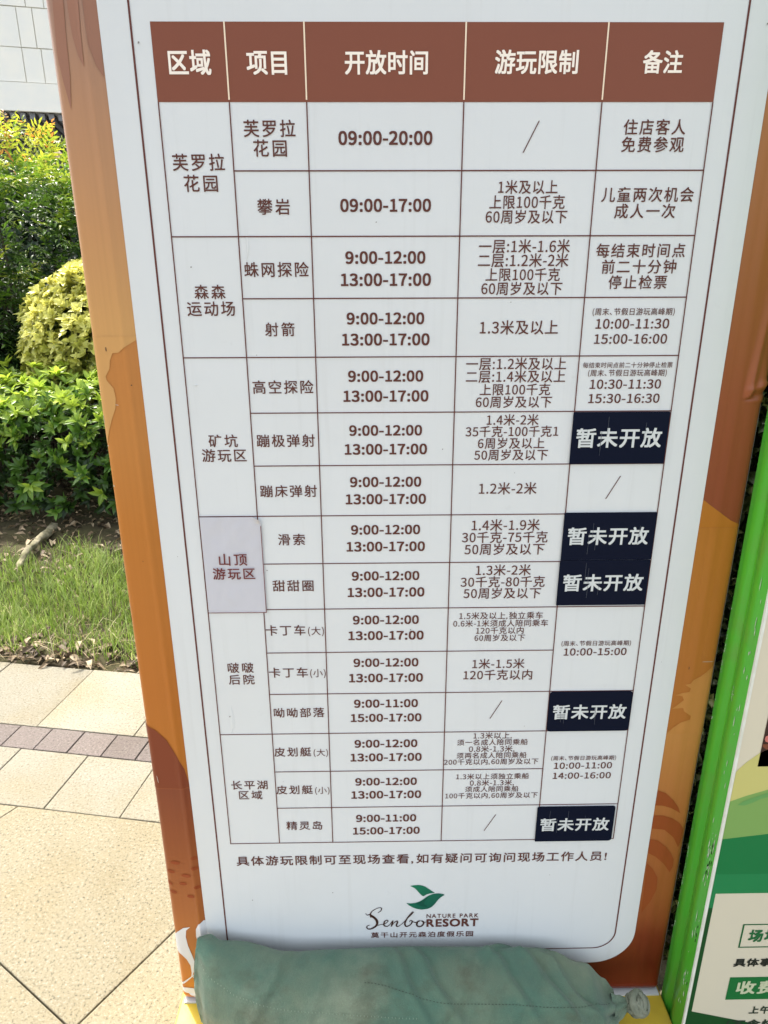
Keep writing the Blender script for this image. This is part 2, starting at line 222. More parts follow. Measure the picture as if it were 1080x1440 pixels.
# ============================================================ LARGE STRUCTURE
# ------------------------------------------------------------ ground, paving
PA = radians(-9.5)                          # direction of the paving rows
ud = Vector((cos(PA), sin(PA), 0)); vd = Vector((-sin(PA), cos(PA), 0))
def W2(u, v): p = ud*u+vd*v; return (p.x, p.y)
V1, V2, V3, V4 = 1.831, 1.520, 1.424, 1.221    # row borders, metres along vd
soil_m = mat('soil', (0.030, 0.022, 0.012), 0.95, 0.2, 0.9, 60, col2=(0.060, 0.055, 0.022), vscale=9)
bed_m = mat('joint_sand', (0.20, 0.165, 0.115), 0.95, 0.2)
def stone_mat(name, base, dark, light, tone):
    m = bpy.data.materials.new(name); m.use_nodes = True; n = m.node_tree.nodes; l = m.node_tree.links; b = n['Principled BSDF']
    tc = n.new('ShaderNodeTexCoord'); oi = n.new('ShaderNodeObjectInfo')
    v = n.new('ShaderNodeTexNoise'); v.inputs['Scale'].default_value = 165; v.inputs['Detail'].default_value = 6; v.inputs['Roughness'].default_value = .8
    l.new(tc.outputs['Object'], v.inputs['Vector'])
    r = n.new('ShaderNodeValToRGB'); e = r.color_ramp.elements
    e[0].position = .38; e[0].color = (*dark, 1); e[1].position = .62; e[1].color = (*light, 1)
    q = r.color_ramp.elements.new(.46); q.color = (*base, 1); q = r.color_ramp.elements.new(.56); q.color = (*base, 1)
    l.new(v.outputs[0], r.inputs[0])
    big = n.new('ShaderNodeTexNoise'); big.inputs['Scale'].default_value = 4.5; big.inputs['Detail'].default_value = 5
    l.new(tc.outputs['Object'], big.inputs['Vector'])
    mr = n.new('ShaderNodeMapRange'); mr.inputs[1].default_value = .45; mr.inputs[2].default_value = .75; mr.inputs[4].default_value = .55
    l.new(big.outputs[0], mr.inputs[0])
    mx = n.new('ShaderNodeMix'); mx.data_type = 'RGBA'; mx.blend_type = 'MULTIPLY'; l.new(mr.outputs[0], mx.inputs[0])
    l.new(r.outputs[0], mx.inputs[6]); mx.inputs[7].default_value = (*tone, 1)
    hs = n.new('ShaderNodeHueSaturation'); l.new(mx.outputs[2], hs.inputs['Color'])
    mr2 = n.new('ShaderNodeMapRange'); mr2.inputs[3].default_value = .88; mr2.inputs[4].default_value = 1.08
    l.new(oi.outputs['Random'], mr2.inputs[0]); l.new(mr2.outputs[0], hs.inputs['Value'])
    # broad stains and rusty patches
    st_ = n.new('ShaderNodeTexNoise'); st_.inputs['Scale'].default_value = 2.2; st_.inputs['Detail'].default_value = 8; st_.inputs['Roughness'].default_value = .7
    l.new(tc.outputs['Object'], st_.inputs['Vector'])
    ms = n.new('ShaderNodeMapRange'); ms.inputs[1].default_value = .50; ms.inputs[2].default_value = .72; ms.inputs[4].default_value = .6; l.new(st_.outputs[0], ms.inputs[0])
    mxs = n.new('ShaderNodeMix'); mxs.data_type = 'RGBA'; mxs.blend_type = 'MULTIPLY'; l.new(ms.outputs[0], mxs.inputs[0]); l.new(hs.outputs[0], mxs.inputs[6]); mxs.inputs[7].default_value = (.80, .78, .74, 1)
    # dark pits
    vo = n.new('ShaderNodeTexNoise'); vo.inputs['Scale'].default_value = 28; vo.inputs['Detail'].default_value = 3
    l.new(tc.outputs['Object'], vo.inputs['Vector'])
    mr3 = n.new('ShaderNodeMapRange'); mr3.inputs[1].default_value = .70; mr3.inputs[2].default_value = .80; mr3.inputs[4].default_value = .6
    l.new(vo.outputs[0], mr3.inputs[0])
    mx2 = n.new('ShaderNodeMix'); mx2.data_type = 'RGBA'; l.new(mr3.outputs[0], mx2.inputs[0]); l.new(mxs.outputs[2], mx2.inputs[6]); mx2.inputs[7].default_value = (*dark, 1)
    l.new(mx2.outputs[2], b.inputs['Base Color'])
    b.inputs['Roughness'].default_value = .85; b.inputs['Specular IOR Level'].default_value = .25
    bn = n.new('ShaderNodeBump'); bn.inputs['Strength'].default_value = 1.0; bn.inputs['Distance'].default_value = .004
    l.new(v.outputs[0], bn.inputs['Height']); l.new(bn.outputs[0], b.inputs['Normal'])
    return m
granite_m = stone_mat('yellow_granite', (.245, .212, .138), (.085, .075, .052), (.315, .298, .24), (.95, .84, .62))
granite2_m = stone_mat('pale_granite', (.235, .215, .160), (.12, .105, .075), (.29, .275, .235), (.96, .84, .60))
brick_m = stone_mat('grey_brown_brick', (.155, .128, .112), (.08, .065, .055), (.24, .21, .185), (.9, .85, .8))

g = mesh_obj('ground', [(-60, -20, -0.06), (60, -20, -0.06), (60, 120, -0.06), (-60, 120, -0.06)], [(0, 1, 2, 3)], soil_m)
tag(g, kind='structure')
paving = mesh_obj('pavement', [(*W2(-3.2, -1.6), -.04), (*W2(3.2, -1.6), -.04), (*W2(3.2, V1), -.04), (*W2(-3.2, V1), -.04)], [(0, 1, 2, 3)], bed_m)
tag(paving, kind='structure')
def slab(name, us, vs, m, gap=.0015, z=0.0, tl=0.0):
    pts = [W2(us[0]+gap, vs[0]+gap), W2(us[1]-gap, vs[0]+gap), W2(us[1]-gap, vs[1]-gap), W2(us[0]+gap, vs[1]-gap)]
    return prism(name, pts, -.035, z+rng.uniform(-.0008, .0008), m, paving, .002)
# anchors of the joints along u
def U(x, y): return Vector((x, y, 0)).dot(ud)
u0 = U(-1.002, 1.718); S1 = .306
for k in range(-7, 14): slab('paving_slab', (u0+k*S1, u0+(k+1)*S1), (V2, V1), granite2_m, .0012)
b0 = U(-1.05, 1.716); S2 = .1015
for k in range(-12, 40): slab('paving_brick', (b0+k*S2, b0+(k+1)*S2), (V3, V2), brick_m, .0016)
c0 = U(-.605, 1.508); S3 = .203
for k in range(-11, 16): slab('paving_slab', (c0+k*S3, c0+(k+1)*S3), (V4, V3), granite2_m, .0012)
# big slabs laid on the slant, cut off at V4
A2 = radians(56.3); d1 = Vector((cos(A2), sin(A2), 0)); d2 = Vector((-sin(A2), cos(A2), 0)); K = Vector((-.5405, .8445, 0)); SZ = .60
def clip(poly, vmax, gap):
    out = []
    for i in range(len(poly)):
        a, b = poly[i], poly[(i+1) % len(poly)]; da, db = a.dot(vd)-vmax, b.dot(vd)-vmax
        if da <= 0: out.append(a)
        if (da < 0) != (db < 0) and abs(da-db) > 1e-9: out.append(a+(b-a)*(da/(da-db)))
    return out
for i in range(-5, 6):
    for j in range(-4, 5):
        g_ = .0013
        q = [K+d1*(i*SZ+a)+d2*(j*SZ+b) for a, b in ((g_, g_), (SZ-g_, g_), (SZ-g_, SZ-g_), (g_, SZ-g_))]
        if all(p.length > 3.2 for p in q): continue
        q = clip(q, V4-g_, g_)
        if len(q) < 3: continue
        prism('paving_slab', [(p.x, p.y) for p in q], -.035, rng.uniform(-.0006, .0006), granite_m, paving, .002)

# planting bed soil with relief
def soil_h(x, y):
    t = max(0, min(1, (y-2.4)/1.6)); return -.012+.07*t+.02*noise.noise((x*3, y*3, 0))+.012*noise.noise((x*11, y*11, 3))
V = []; F = []
nx, ny = 150, 110
for j in range(ny):
    for i in range(nx):
        u = -4.2+8.0*i/(nx-1); v = V1+.004+6.2*(j/(ny-1))**1.5; x, y = W2(u, v)
        hgt = soil_h(x, y) if j else -.02
        V.append((x, y, hgt))
for j in range(ny-1):
    for i in range(nx-1): F.append((j*nx+i, j*nx+i+1, (j+1)*nx+i+1, (j+1)*nx+i))
soil = mesh_obj('planting_bed_soil', V, F, soil_m, smooth=True); tag(soil, kind='structure')

# ------------------------------------------------------------ building beyond the shrubs
BD = Vector((.974, .227, 0)); BN = Vector((.227, -.974, 0)); BP = Vector((-4.8, 11, 0))
bld = empty('stone_clad_building', BP, math.atan2(BD.y, BD.x))
tag(bld, 'cream stone clad building with a dark slatted soffit behind the bushes', 'building')
clad_m = mat('cream_stone', (.94, .89, .77), .7, .3, .15, 30, col2=(.86, .84, .76), vscale=3)
joint_m = mat('joint_grey', (.86, .83, .74), .9, .2)
dark_m = mat('dark_metal', (.05, .052, .056), .5, .4)
slat_m = mat('slat_metal', (.20, .20, .205), .45, .4)
beam_m = mat('beam_paint', (.12, .14, .15), .5, .4)
glass_m = mat('dark_glass', (.02, .022, .028), .08, .6)
box('wall', -9, 9, .03, .5, 3.46, 5.7, joint_m, bld)
box('fascia', -9, 9, -.02, .03, 3.45, 3.80, clad_m, bld, .004)
rows = [3.806, 4.225, 4.70, 5.17, 5.68]
rb = random.Random(3)
fixed = {0: [-.60, .0, .245, .44, .62, 1.5], 1: [-.55, -.30, .0, .2, 1.0], 2: [-.4, .13, .36, .60, 1.3]}
for r in range(4):
    xs = fixed.get(r, [0.0]); 
    x = xs[0]
    while x > -7.5: x -= rb.choice((.28, .45, .7, .95)); xs = [x]+xs
    x = xs[-1]
    while x < 7.5: x += rb.choice((.28, .45, .7, .95)); xs = xs+[x]
    for a, b in zip(xs, xs[1:]):
        box('stone_panel', a+.006, b-.006, 0+rb.uniform(-.003, .003), .03, rows[r]+.006, rows[r+1]-.006, clad_m, bld)
s0 = None
for k in range(110):
    x = -7.5+k*.125
    if s0 is None: s0 = box('soffit_slat', -.035, .035, .04, 3.4, 3.36, 3.44, slat_m, bld); s0.location = (x, 0, 0)
    else:
        c = s0.copy(); COL.objects.link(c); c.location = (x, 0, 0)
box('soffit', -9, 9, .5, 3.6, 3.5, 3.6, dark_m, bld)
box('beam', -9, 9, 3.4, 3.7, 2.95, 3.36, beam_m, bld)
for k in range(9):
    box('window_pane', -8+k*2+.06, -6+k*2-.06, 3.55, 3.58, .1, 2.85, glass_m, bld)
    box('mullion', -8+k*2-.05, -8+k*2+.05, 3.45, 3.65, 0, 2.95, beam_m, bld)
box('transom', -9, 9, 3.44, 3.66, 2.50, 2.58, beam_m, bld)
box('floor_slab', -9, 9, -.2, 3.6, -.05, .02, joint_m, bld)
box('rear_wall', -9, 9, 3.8, 4, 0, 5.6, dark_m, bld)

pz = mesh_obj('bounce_ground', [(-16, 7.2, .012), (14, 7.2, .012), (14, 16, .012), (-16, 16, .012)], [(0, 1, 2, 3)], mat('bounce_stone', (.42, .38, .30), .85, .2, .3, 40, var=.25, vscale=3)); tag(pz, kind='structure')  # unseen pale ground, added to bounce sunlight up onto the facade
# globe lamp seen in the gap between bush and sign
lamp = empty('globe_lamp', (-4.02, 9.8, 0))
tag(lamp, 'small buff coloured globe lamp beyond the yellow tipped bush', 'lamp')
bm = bmesh.new(); bmesh.ops.create_uvsphere(bm, u_segments=20, v_segments=14, radius=.055)
me = bpy.data.meshes.new('globe'); bm.to_mesh(me); bm.free()
me.polygons.foreach_set('use_smooth', [True]*len(me.polygons)); me.materials.append(mat('buff_globe', (.78, .58, .36), .4))
o = bpy.data.objects.new('globe', me); COL.objects.link(o); o.parent = lamp; o.location = (0, 0, 2.72)
Vt, Ft = tube_data([(0, 0, 0), (0, 0, 2.67)], .02, 10); mesh_obj('post', Vt, Ft, dark_m, lamp)

# ------------------------------------------------------------ foliage tools
def leaf_mat(name, dark, mid, light, trans=.35, rough=.42):
    m = bpy.data.materials.new(name); m.use_nodes = True; n = m.node_tree.nodes; l = m.node_tree.links; b = n['Principled BSDF']
    a = n.new('ShaderNodeAttribute'); a.attribute_name = 'var'
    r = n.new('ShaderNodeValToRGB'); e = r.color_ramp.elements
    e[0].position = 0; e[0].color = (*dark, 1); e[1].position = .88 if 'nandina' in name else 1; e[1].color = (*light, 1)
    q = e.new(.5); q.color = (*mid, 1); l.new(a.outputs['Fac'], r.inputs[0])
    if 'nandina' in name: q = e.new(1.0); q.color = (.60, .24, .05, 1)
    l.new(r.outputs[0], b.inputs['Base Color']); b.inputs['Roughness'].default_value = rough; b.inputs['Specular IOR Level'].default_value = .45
    t = n.new('ShaderNodeBsdfTranslucent'); l.new(r.outputs[0], t.inputs['Color'])
    mx = n.new('ShaderNodeMixShader'); mx.inputs[0].default_value = trans
    l.new(b.outputs[0], mx.inputs[1]); l.new(t.outputs[0], mx.inputs[2]); l.new(mx.outputs[0], n['Material Output'].inputs['Surface'])
    return m
def norm(a): return a/np.maximum(np.linalg.norm(a, axis=1, keepdims=True), 1e-9)
def leaves(P, D, N, L, Wd, var, fold=.25, droop=.15):
    """leaves at P along D with normal N; 4 quads-as-2: lanceolate six point blade folded on the midrib"""
    n = len(P); D = norm(D); S = norm(np.cross(D, N)); N = norm(np.cross(S, D))
    L = L[:, None]; Wd = Wd[:, None]
    base = P; q1 = P+D*L*.38+N*L*.04; tip = P+D*L-N*L*droop; mid2 = P+D*L*.72-N*L*droop*.35
    a1 = q1+S*Wd*.5+N*Wd*fold; b1 = q1-S*Wd*.5+N*Wd*fold
    a2 = mid2+S*Wd*.36+N*Wd*fold*.7; b2 = mid2-S*Wd*.36+N*Wd*fold*.7
    Vv = np.stack([base, q1, mid2, tip, a1, a2, b1, b2], 1).reshape(-1, 3)
    f = np.array([[0, 4, 1, 1], [1, 4, 5, 2], [2, 5, 3, 3], [0, 1, 6, 6], [1, 2, 7, 6], [2, 3, 7, 7]])
    tri = np.array([[0, 4, 1], [1, 4, 5], [1, 5, 2], [2, 5, 3], [0, 1, 6], [1, 7, 6], [1, 2, 7], [2, 3, 7]])
    Fv = (tri[None]+np.arange(n)[:, None, None]*8).reshape(-1, 3)
    return Vv, Fv, np.repeat(var, 8)
def rand_dir(n): return norm(rng.normal(size=(n, 3)))
def rosettes(C_, A, k, L, Wd, var, spread=.9, jit=.2):
    """k leaves round each shoot tip C_ with axis A"""
    n = len(C_); P = np.repeat(C_, k, 0); Ax = np.repeat(norm(A), k, 0)
    t = norm(np.cross(Ax, rand_dir(n*k))); sp = spread*rng.uniform(.55, 1.15, (n*k, 1))
    Dd = Ax*np.cos(sp)+t*np.sin(sp)
    Nn = Ax*np.sin(sp)-t*np.cos(sp)+rand_dir(n*k)*jit
    Lr = np.repeat(L, k)*rng.uniform(.7, 1.15, n*k)
    return leaves(P, Dd, Nn, Lr, Lr*Wd, np.clip(np.repeat(var, k)+rng.normal(0, .08, n*k), 0, 1))
def bush(name, label, cat, pts, axes, k, L, Wd, var, lm, stem_pts, group=None, stem_r=.006, spread=.9, wood=None, loc=(0, 0, 0), stem_name='branches'):
    root = empty(name, loc); tag(root, label, cat, group)
    off = np.array(loc)
    V_, F_, a_ = rosettes(pts-off, axes, k, L, Wd, var, spread)
    f = big_mesh('foliage', V_, F_, lm, root, a_); f['kind'] = 'stuff'
    d = join([tube_data([Vector(p)-Vector(loc) for p in s], [stem_r*(1-.6*i/(len(s)-1)) for i in range(len(s))], 5) for s in stem_pts])
    s = mesh_obj(stem_name, d[0], d[1], wood or bark_m, root)
    s['kind'] = 'stuff'
    return root
bark_m = mat('bark', (.10, .075, .05), .9, .2, .6, 80, var=.5, vscale=30)
wood_green = mat('green_stem', (.10, .12, .04), .7, .3)

azalea_m = leaf_mat('azalea_leaf', (.020, .045, .010), (.10, .22, .022), (.50, .62, .07), .40, .38)
gold_m = leaf_mat('golden_leaf', (.06, .09, .015), (.46, .46, .08), (.86, .82, .24), .38, .42)
nandina_m = leaf_mat('nandina_leaf', (.018, .042, .010), (.115, .225, .022), (.54, .54, .05), .42, .40)
camellia_m = leaf_mat('dark_glossy_leaf', (.010, .022, .010), (.022, .050, .018), (.05, .11, .03), .15, .22)
box_m = leaf_mat('boxwood_leaf', (.010, .018, .004), (.045, .065, .014), (.17, .18, .05), .15, .45)

# azalea hedge in front, rounded section, lumpy top
def lump(x, y): return .09*noise.noise((x*2.3, y*2.3, 5))+.07*noise.noise((x*6, y*6, 9))
C_, A_, var_ = [], [], []
for i in range(4700):
    x = rng.uniform(-3.1, 1.6); a = rng.uniform(-.30, pi*.80)        # angle round the section, front to top to rear
    ry, rz = .62, .46; yc, zc = 4.02, .26
    e = abs(sin(a))**.8*(1 if sin(a) > 0 else -1)
    y = yc-ry*cos(a)*(abs(cos(a))**-.25 if abs(cos(a)) > .05 else 1); z = zc+rz*e
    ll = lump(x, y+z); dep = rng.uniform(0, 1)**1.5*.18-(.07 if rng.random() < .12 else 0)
    nrm = np.array([rng.normal(0, .25), -cos(a), sin(a)+.45]); nrm /= np.linalg.norm(nrm)
    p = np.array([x, y, z+ll])-nrm*dep
    if p[2] < .10: continue
    C_.append(p); A_.append(nrm+rng.normal(0, .25, 3)); var_.append(np.clip(.72*(p[2]-.15)/.6+.42*rng.random()-1.1*dep/.16*.5, 0, 1))  # low and inner leaves darkened as painted shade; fresh tips are truly yellow green
C_ = np.array(C_); A_ = np.array(A_); var_ = np.array(var_)
stems = []
for i in range(260):
    x = rng.uniform(-3.1, 1.6); y = 3.95+rng.uniform(-.1, .4)
    stems.append([(x, y, .0), (x+rng.normal(0, .06), y-.08+rng.normal(0, .08), .22), (x+rng.normal(0, .14), y-.15+rng.normal(0, .18), .48)])
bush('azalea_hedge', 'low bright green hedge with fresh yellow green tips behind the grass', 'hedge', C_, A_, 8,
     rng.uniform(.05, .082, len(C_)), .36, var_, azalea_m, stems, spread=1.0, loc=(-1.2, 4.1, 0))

# golden ball shrub
def ball(name, label, cat, cx, cy, cz, r, rzr, n, lm, k, L0, L1, wd, varf, stem_n=40, lumps=.10, **kw):
    dirs = rand_dir(n); dirs = dirs[dirs[:, 2] > -.75]
    lm_ = np.array([noise.noise((d[0]*2.5+cx, d[1]*2.5, d[2]*2.5)) for d in dirs])
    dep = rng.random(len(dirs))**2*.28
    rr = (1+lumps*lm_)*(1-dep)
    Pp = np.array([cx, cy, cz])+dirs*rr[:, None]*np.array([r, r, rzr])
    Ax = dirs*.8+np.array([0, 0, .5])+rng.normal(0, .3, dirs.shape)
    v = np.clip(varf(dirs, dep)+rng.normal(0, .1, len(dirs)), 0, 1)
    keep = Pp[:, 2] > .06; Pp, Ax, v = Pp[keep], Ax[keep], v[keep]
    st = []
    for i in range(stem_n):
        d = rand_dir(1)[0]; d[2] = abs(d[2]); e = np.array([cx, cy, cz])+d*np.array([r, r, rzr])*.85
        b_ = np.array([cx, cy, 0])+np.array([d[0], d[1], 0])*.06; m_ = (b_+e)/2+rng.normal(0, .04, 3)
        st.append([tuple(b_), tuple(m_), tuple(e)])
    return bush(name, label, cat, Pp, Ax, k, rng.uniform(L0, L1, len(Pp)), wd, v, lm, st, loc=(cx, cy, 0), **kw)
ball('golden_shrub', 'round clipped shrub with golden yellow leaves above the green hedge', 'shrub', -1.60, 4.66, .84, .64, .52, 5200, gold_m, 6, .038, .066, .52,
     lambda d, dep: .72+.30*d[:, 2]-3.0*dep+rng.normal(0,.16,len(d)), stem_n=50, spread=.95)  # lighter top and darker gaps: light and shade put into the leaf colour
# feathery nandina, two overlapping plants
def nandina(name, label, cx, cy, cz, r, rzr, n, seedv):
    d = rand_dir(n); d = d[d[:, 2] > -.6]; n = len(d); dep = rng.random(n)**1.6*.45
    lm_ = np.array([noise.noise((q[0]*2+seedv, q[1]*2, q[2]*2.5)) for q in d])
    P = np.array([cx, cy, cz])+d*((1+.22*lm_)*(1-dep))[:, None]*np.array([r, r, rzr])
    Ax = norm(d*np.array([1, 1, .3])+np.array([0, 0, .25])+rng.normal(0, .35, (n, 3)))
    side = norm(np.cross(Ax, np.array([0, 0, 1.])+rng.normal(0, .3, (n, 3)))); upv = np.cross(side, Ax)
    LP, LD, LN, LL, LV, tw = [], [], [], [], [], []
    top = (P[:, 2]-cz)/rzr
    v0 = np.clip(.36+.44*top-.9*dep+rng.normal(0, .12, n), 0, 1)  # inner and lower leaves darkened as painted shade; yellow tips are leaf colour
    for i in range(n):
        m_ = 5; ln = rng.uniform(.16, .28)
        for j in range(m_):
            t = .25+.75*j/(m_-1); b_ = P[i]+Ax[i]*ln*t-np.array([0, 0, 1])*.25*ln*t*t
            for s in ((1, -1) if j < m_-1 else (0,)):
                dd = Ax[i]*(.75 if s else 1)+side[i]*s*.8+rng.normal(0, .12, 3)-np.array([0, 0, .15])
                LP.append(b_); LD.append(dd); LN.append(upv[i]+rng.normal(0, .25, 3)); LL.append(rng.uniform(.048, .085)*(1.05-.3*t)); LV.append(np.clip(v0[i]+rng.normal(0, .06), 0, 1))
    root = empty(name, (cx, cy, 0)); tag(root, label, 'shrub')
    off = np.array([cx, cy, 0]); LL = np.array(LL)
    V_, F_, a_ = leaves(np.array(LP)-off, np.array(LD), np.array(LN), LL, LL*.27, np.array(LV), .15, .18)
    f = big_mesh('foliage', V_, F_, nandina_m, root, a_); f['kind'] = 'stuff'
    st = []
    for i in range(26):
        a = rng.uniform(0, 2*pi); b_ = Vector((.12*cos(a), .12*sin(a), 0)); e = Vector((r*.6*cos(a), r*.6*sin(a), cz+rzr*rng.uniform(.1, .8)))
        st.append(tube_data([b_, (b_*.6+e*.4)+Vector((0, 0, .15)), e], [.011, .008, .004], 5))
    dd = join(st); s = mesh_obj('canes', dd[0], dd[1], bark_m, root); s['kind'] = 'stuff'
    return root
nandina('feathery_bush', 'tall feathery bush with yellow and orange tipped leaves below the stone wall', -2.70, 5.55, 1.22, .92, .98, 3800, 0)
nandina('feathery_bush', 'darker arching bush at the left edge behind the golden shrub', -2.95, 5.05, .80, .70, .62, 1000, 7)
ball('camellia_bush', 'dark glossy leaved bush between the feathery bush and the sign', 'shrub', -1.75, 5.75, .95, .62, .75, 1500, camellia_m, 6, .06, .10, .45,
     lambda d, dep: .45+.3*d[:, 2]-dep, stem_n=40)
ball('camellia_bush', 'dark leafy bush at the left edge between hedge and golden shrub', 'shrub', -2.75, 4.85, .45, .55, .42, 1300, camellia_m, 6, .05, .09, .45,
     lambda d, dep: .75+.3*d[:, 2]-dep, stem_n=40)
for (cx, cy, cz, r, rz, lb) in ((-.3, 5.6, 1.0, .9, .95, 'broad dark bush hidden behind the middle of the timetable sign'), (1.2, 5.3, .8, .9, .8, 'low dark bush hidden behind the right end of the timetable sign')):
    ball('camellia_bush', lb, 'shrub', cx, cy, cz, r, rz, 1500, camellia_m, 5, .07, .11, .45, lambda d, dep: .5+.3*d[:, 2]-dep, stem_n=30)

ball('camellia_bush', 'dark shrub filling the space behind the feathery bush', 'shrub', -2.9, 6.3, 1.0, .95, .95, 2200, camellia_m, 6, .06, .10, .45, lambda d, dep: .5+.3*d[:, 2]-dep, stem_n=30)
# boxwood hedge standing right behind the gap between the two signs
n_ = 15000
X = rng.uniform(.42, 1.75, n_); Z = rng.uniform(.02, 1.50, n_); Y = .945+.05*rng.random(n_)**1.5+np.array([.025*noise.noise((a*5, b*5, 2)) for a, b in zip(X, Z)])
Pp = np.stack([X, Y, Z], 1); Ax = np.tile(np.array([[0, -1., .35]]), (n_, 1))+rng.normal(0, .55, (n_, 3))
hs_ = []
for i in range(60):
    x = rng.uniform(.5, 1.7); hs_.append([(x, 1.5, 0), (x+rng.normal(0, .05), 1.45, .6), (x+rng.normal(0, .08), 1.4, 1.4)])
hedge2 = bush('boxwood_hedge', 'dark fine leaved clipped hedge in the gap between the two signs', 'hedge', Pp, Ax, 5, rng.uniform(.012, .02, n_), .6,
     np.clip(rng.normal(.42, .27, n_), 0, 1), box_m, hs_, loc=(1.1, 1.45, 0), stem_r=.012, spread=1.1)
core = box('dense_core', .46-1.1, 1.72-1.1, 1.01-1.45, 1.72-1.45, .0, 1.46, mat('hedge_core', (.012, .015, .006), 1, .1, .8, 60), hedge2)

# grass strip
grass_m = leaf_mat('grass_blade', (.11, .12, .03), (.17, .27, .03), (.42, .46, .16), .35, .5)
def blades(n, ux, vr, hr, wr, varc, dens=None, lean=.6):
    U_ = rng.uniform(ux[0], ux[1], n); V_ = rng.uniform(vr[0], vr[1], n)
    x = ud.x*U_+vd.x*V_; y = ud.y*U_+vd.y*V_
    cl = np.array([noise.noise((a*4, b*4, 1.5)) for a, b in zip(x, y)])
    if dens is not None:
        k = rng.random(n) < dens(V_, cl); x, y, U_, V_, cl = x[k], y[k], U_[k], V_[k], cl[k]
    n = len(x); z = np.array([soil_h(a, b) for a, b in zip(x, y)])-.004
    h = rng.uniform(hr[0], hr[1], n)*(1+.55*cl); a = rng.uniform(0, 2*pi, n); ln = rng.uniform(.1, lean, n)
    lx, ly = np.cos(a)*ln, np.sin(a)*ln; wx, wy = -np.sin(a), np.cos(a); wd = rng.uniform(wr[0], wr[1], n)
    rows_ = []
    for t, ws in ((0, 1), (.4, .85), (.75, .55), (1, .08)):
        px = x+lx*h*t*t*1.3; py = y+ly*h*t*t*1.3; pz = z+h*(t-.35*ln*t*t)
        rows_.append(np.stack([px-wx*wd*ws/2, py-wy*wd*ws/2, pz], 1)); rows_.append(np.stack([px+wx*wd*ws/2, py+wy*wd*ws/2, pz], 1))
    Vv = np.stack(rows_, 1).reshape(-1, 3); q = np.array([[0, 1, 3, 2], [2, 3, 5, 4], [4, 5, 7, 6]])
    Fv = (q[None]+np.arange(n)[:, None, None]*8).reshape(-1, 4)
    return Vv, Fv, np.repeat(np.clip(varc+rng.normal(0, .2, n)+.25*cl, 0, 1), 8)
Vg, Fg, ag = blades(46000, (-3.4, 1.8), (V1+.05, 2.80), (.035, .10), (.0022, .0045), .5,
                    lambda v, c: np.clip(.05+1.5*np.minimum((v-V1)/.35, (2.85-v)/.6)+1.1*c, 0, 1))
gr = big_mesh('grass', Vg, Fg, grass_m, None, ag); tag(gr, 'bright green unmown grass strip beside the paving', 'grass', kind='stuff')
straw_m = leaf_mat('dry_grass', (.16, .11, .05), (.36, .27, .14), (.58, .50, .33), .2, .7)
Vg, Fg, ag = blades(7000, (-3.4, 1.8), (V1+.01, 2.9), (.03, .09), (.0015, .0035), .5, lambda v, c: np.clip(1.1-(v-V1)/.5-.5*c, .06, 1), 1.5)
gr = big_mesh('dry_grass', Vg, Fg, straw_m, None, ag); tag(gr, 'dry straw coloured grass along the edge of the paving', 'dry grass', kind='stuff')
# leaf litter
n_ = 7500
U_ = rng.uniform(-3.4, 1.8, n_); V_ = np.concatenate([V1+.01+rng.exponential(.07, 1500), rng.uniform(2.35, 4.2, n_-1500)])
x = ud.x*U_+vd.x*V_; y = ud.y*U_+vd.y*V_; z = np.array([soil_h(a, b) for a, b in zip(x, y)])+rng.uniform(.0, .018, n_)
a = rng.uniform(0, 2*pi, n_); L_ = rng.uniform(.02, .06, n_)
Vg, Fg, ag = leaves(np.stack([x, y, z], 1), np.stack([np.cos(a), np.sin(a), rng.normal(.1, .3, n_)], 1), np.tile([[0, 0, 1.]], (n_, 1))+rng.normal(0, .5, (n_, 3)),
                    L_, L_*rng.uniform(.2, .5, n_), rng.random(n_), .35, .3)
litter_m = leaf_mat('dead_leaf', (.04, .025, .012), (.15, .10, .05), (.36, .28, .17), .1, .7)
lt = big_mesh('leaf_litter', Vg, Fg, litter_m, None, ag); tag(lt, 'brown fallen leaves scattered on the soil under the hedge', 'fallen leaves', kind='stuff')
# mossy root sticking out of the soil
pts = []; rad = []
rr = random.Random(5)
P0, P1 = Vector((-1.70, 3.42, -.005)), Vector((-1.56, 2.78, .012))
for i in range(22):
    t = i/21; p = P0.lerp(P1, t)+Vector((.022*sin(t*5.2), 0, .055*sin(t*3.0)+rr.uniform(-.004, .004))); pts.append(p); rad.append(.020*(1-t)**.7+.006+rr.uniform(-.004, .004))
Vr, Fr = tube_data(pts, rad, 12)
Vr = [v+Vector((rr.uniform(-.004, .004), rr.uniform(-.004, .004), rr.uniform(-.004, .004))) for v in Vr]
root_m = mat('root_bark', (.09, .085, .04), .9, .2, 1.0, 70, col2=(.34, .30, .20), vscale=22)
ro = mesh_obj('tree_root', Vr, Fr, root_m, smooth=True); tag(ro, 'pale mossy root bending down to the grass below the hedge', 'root')

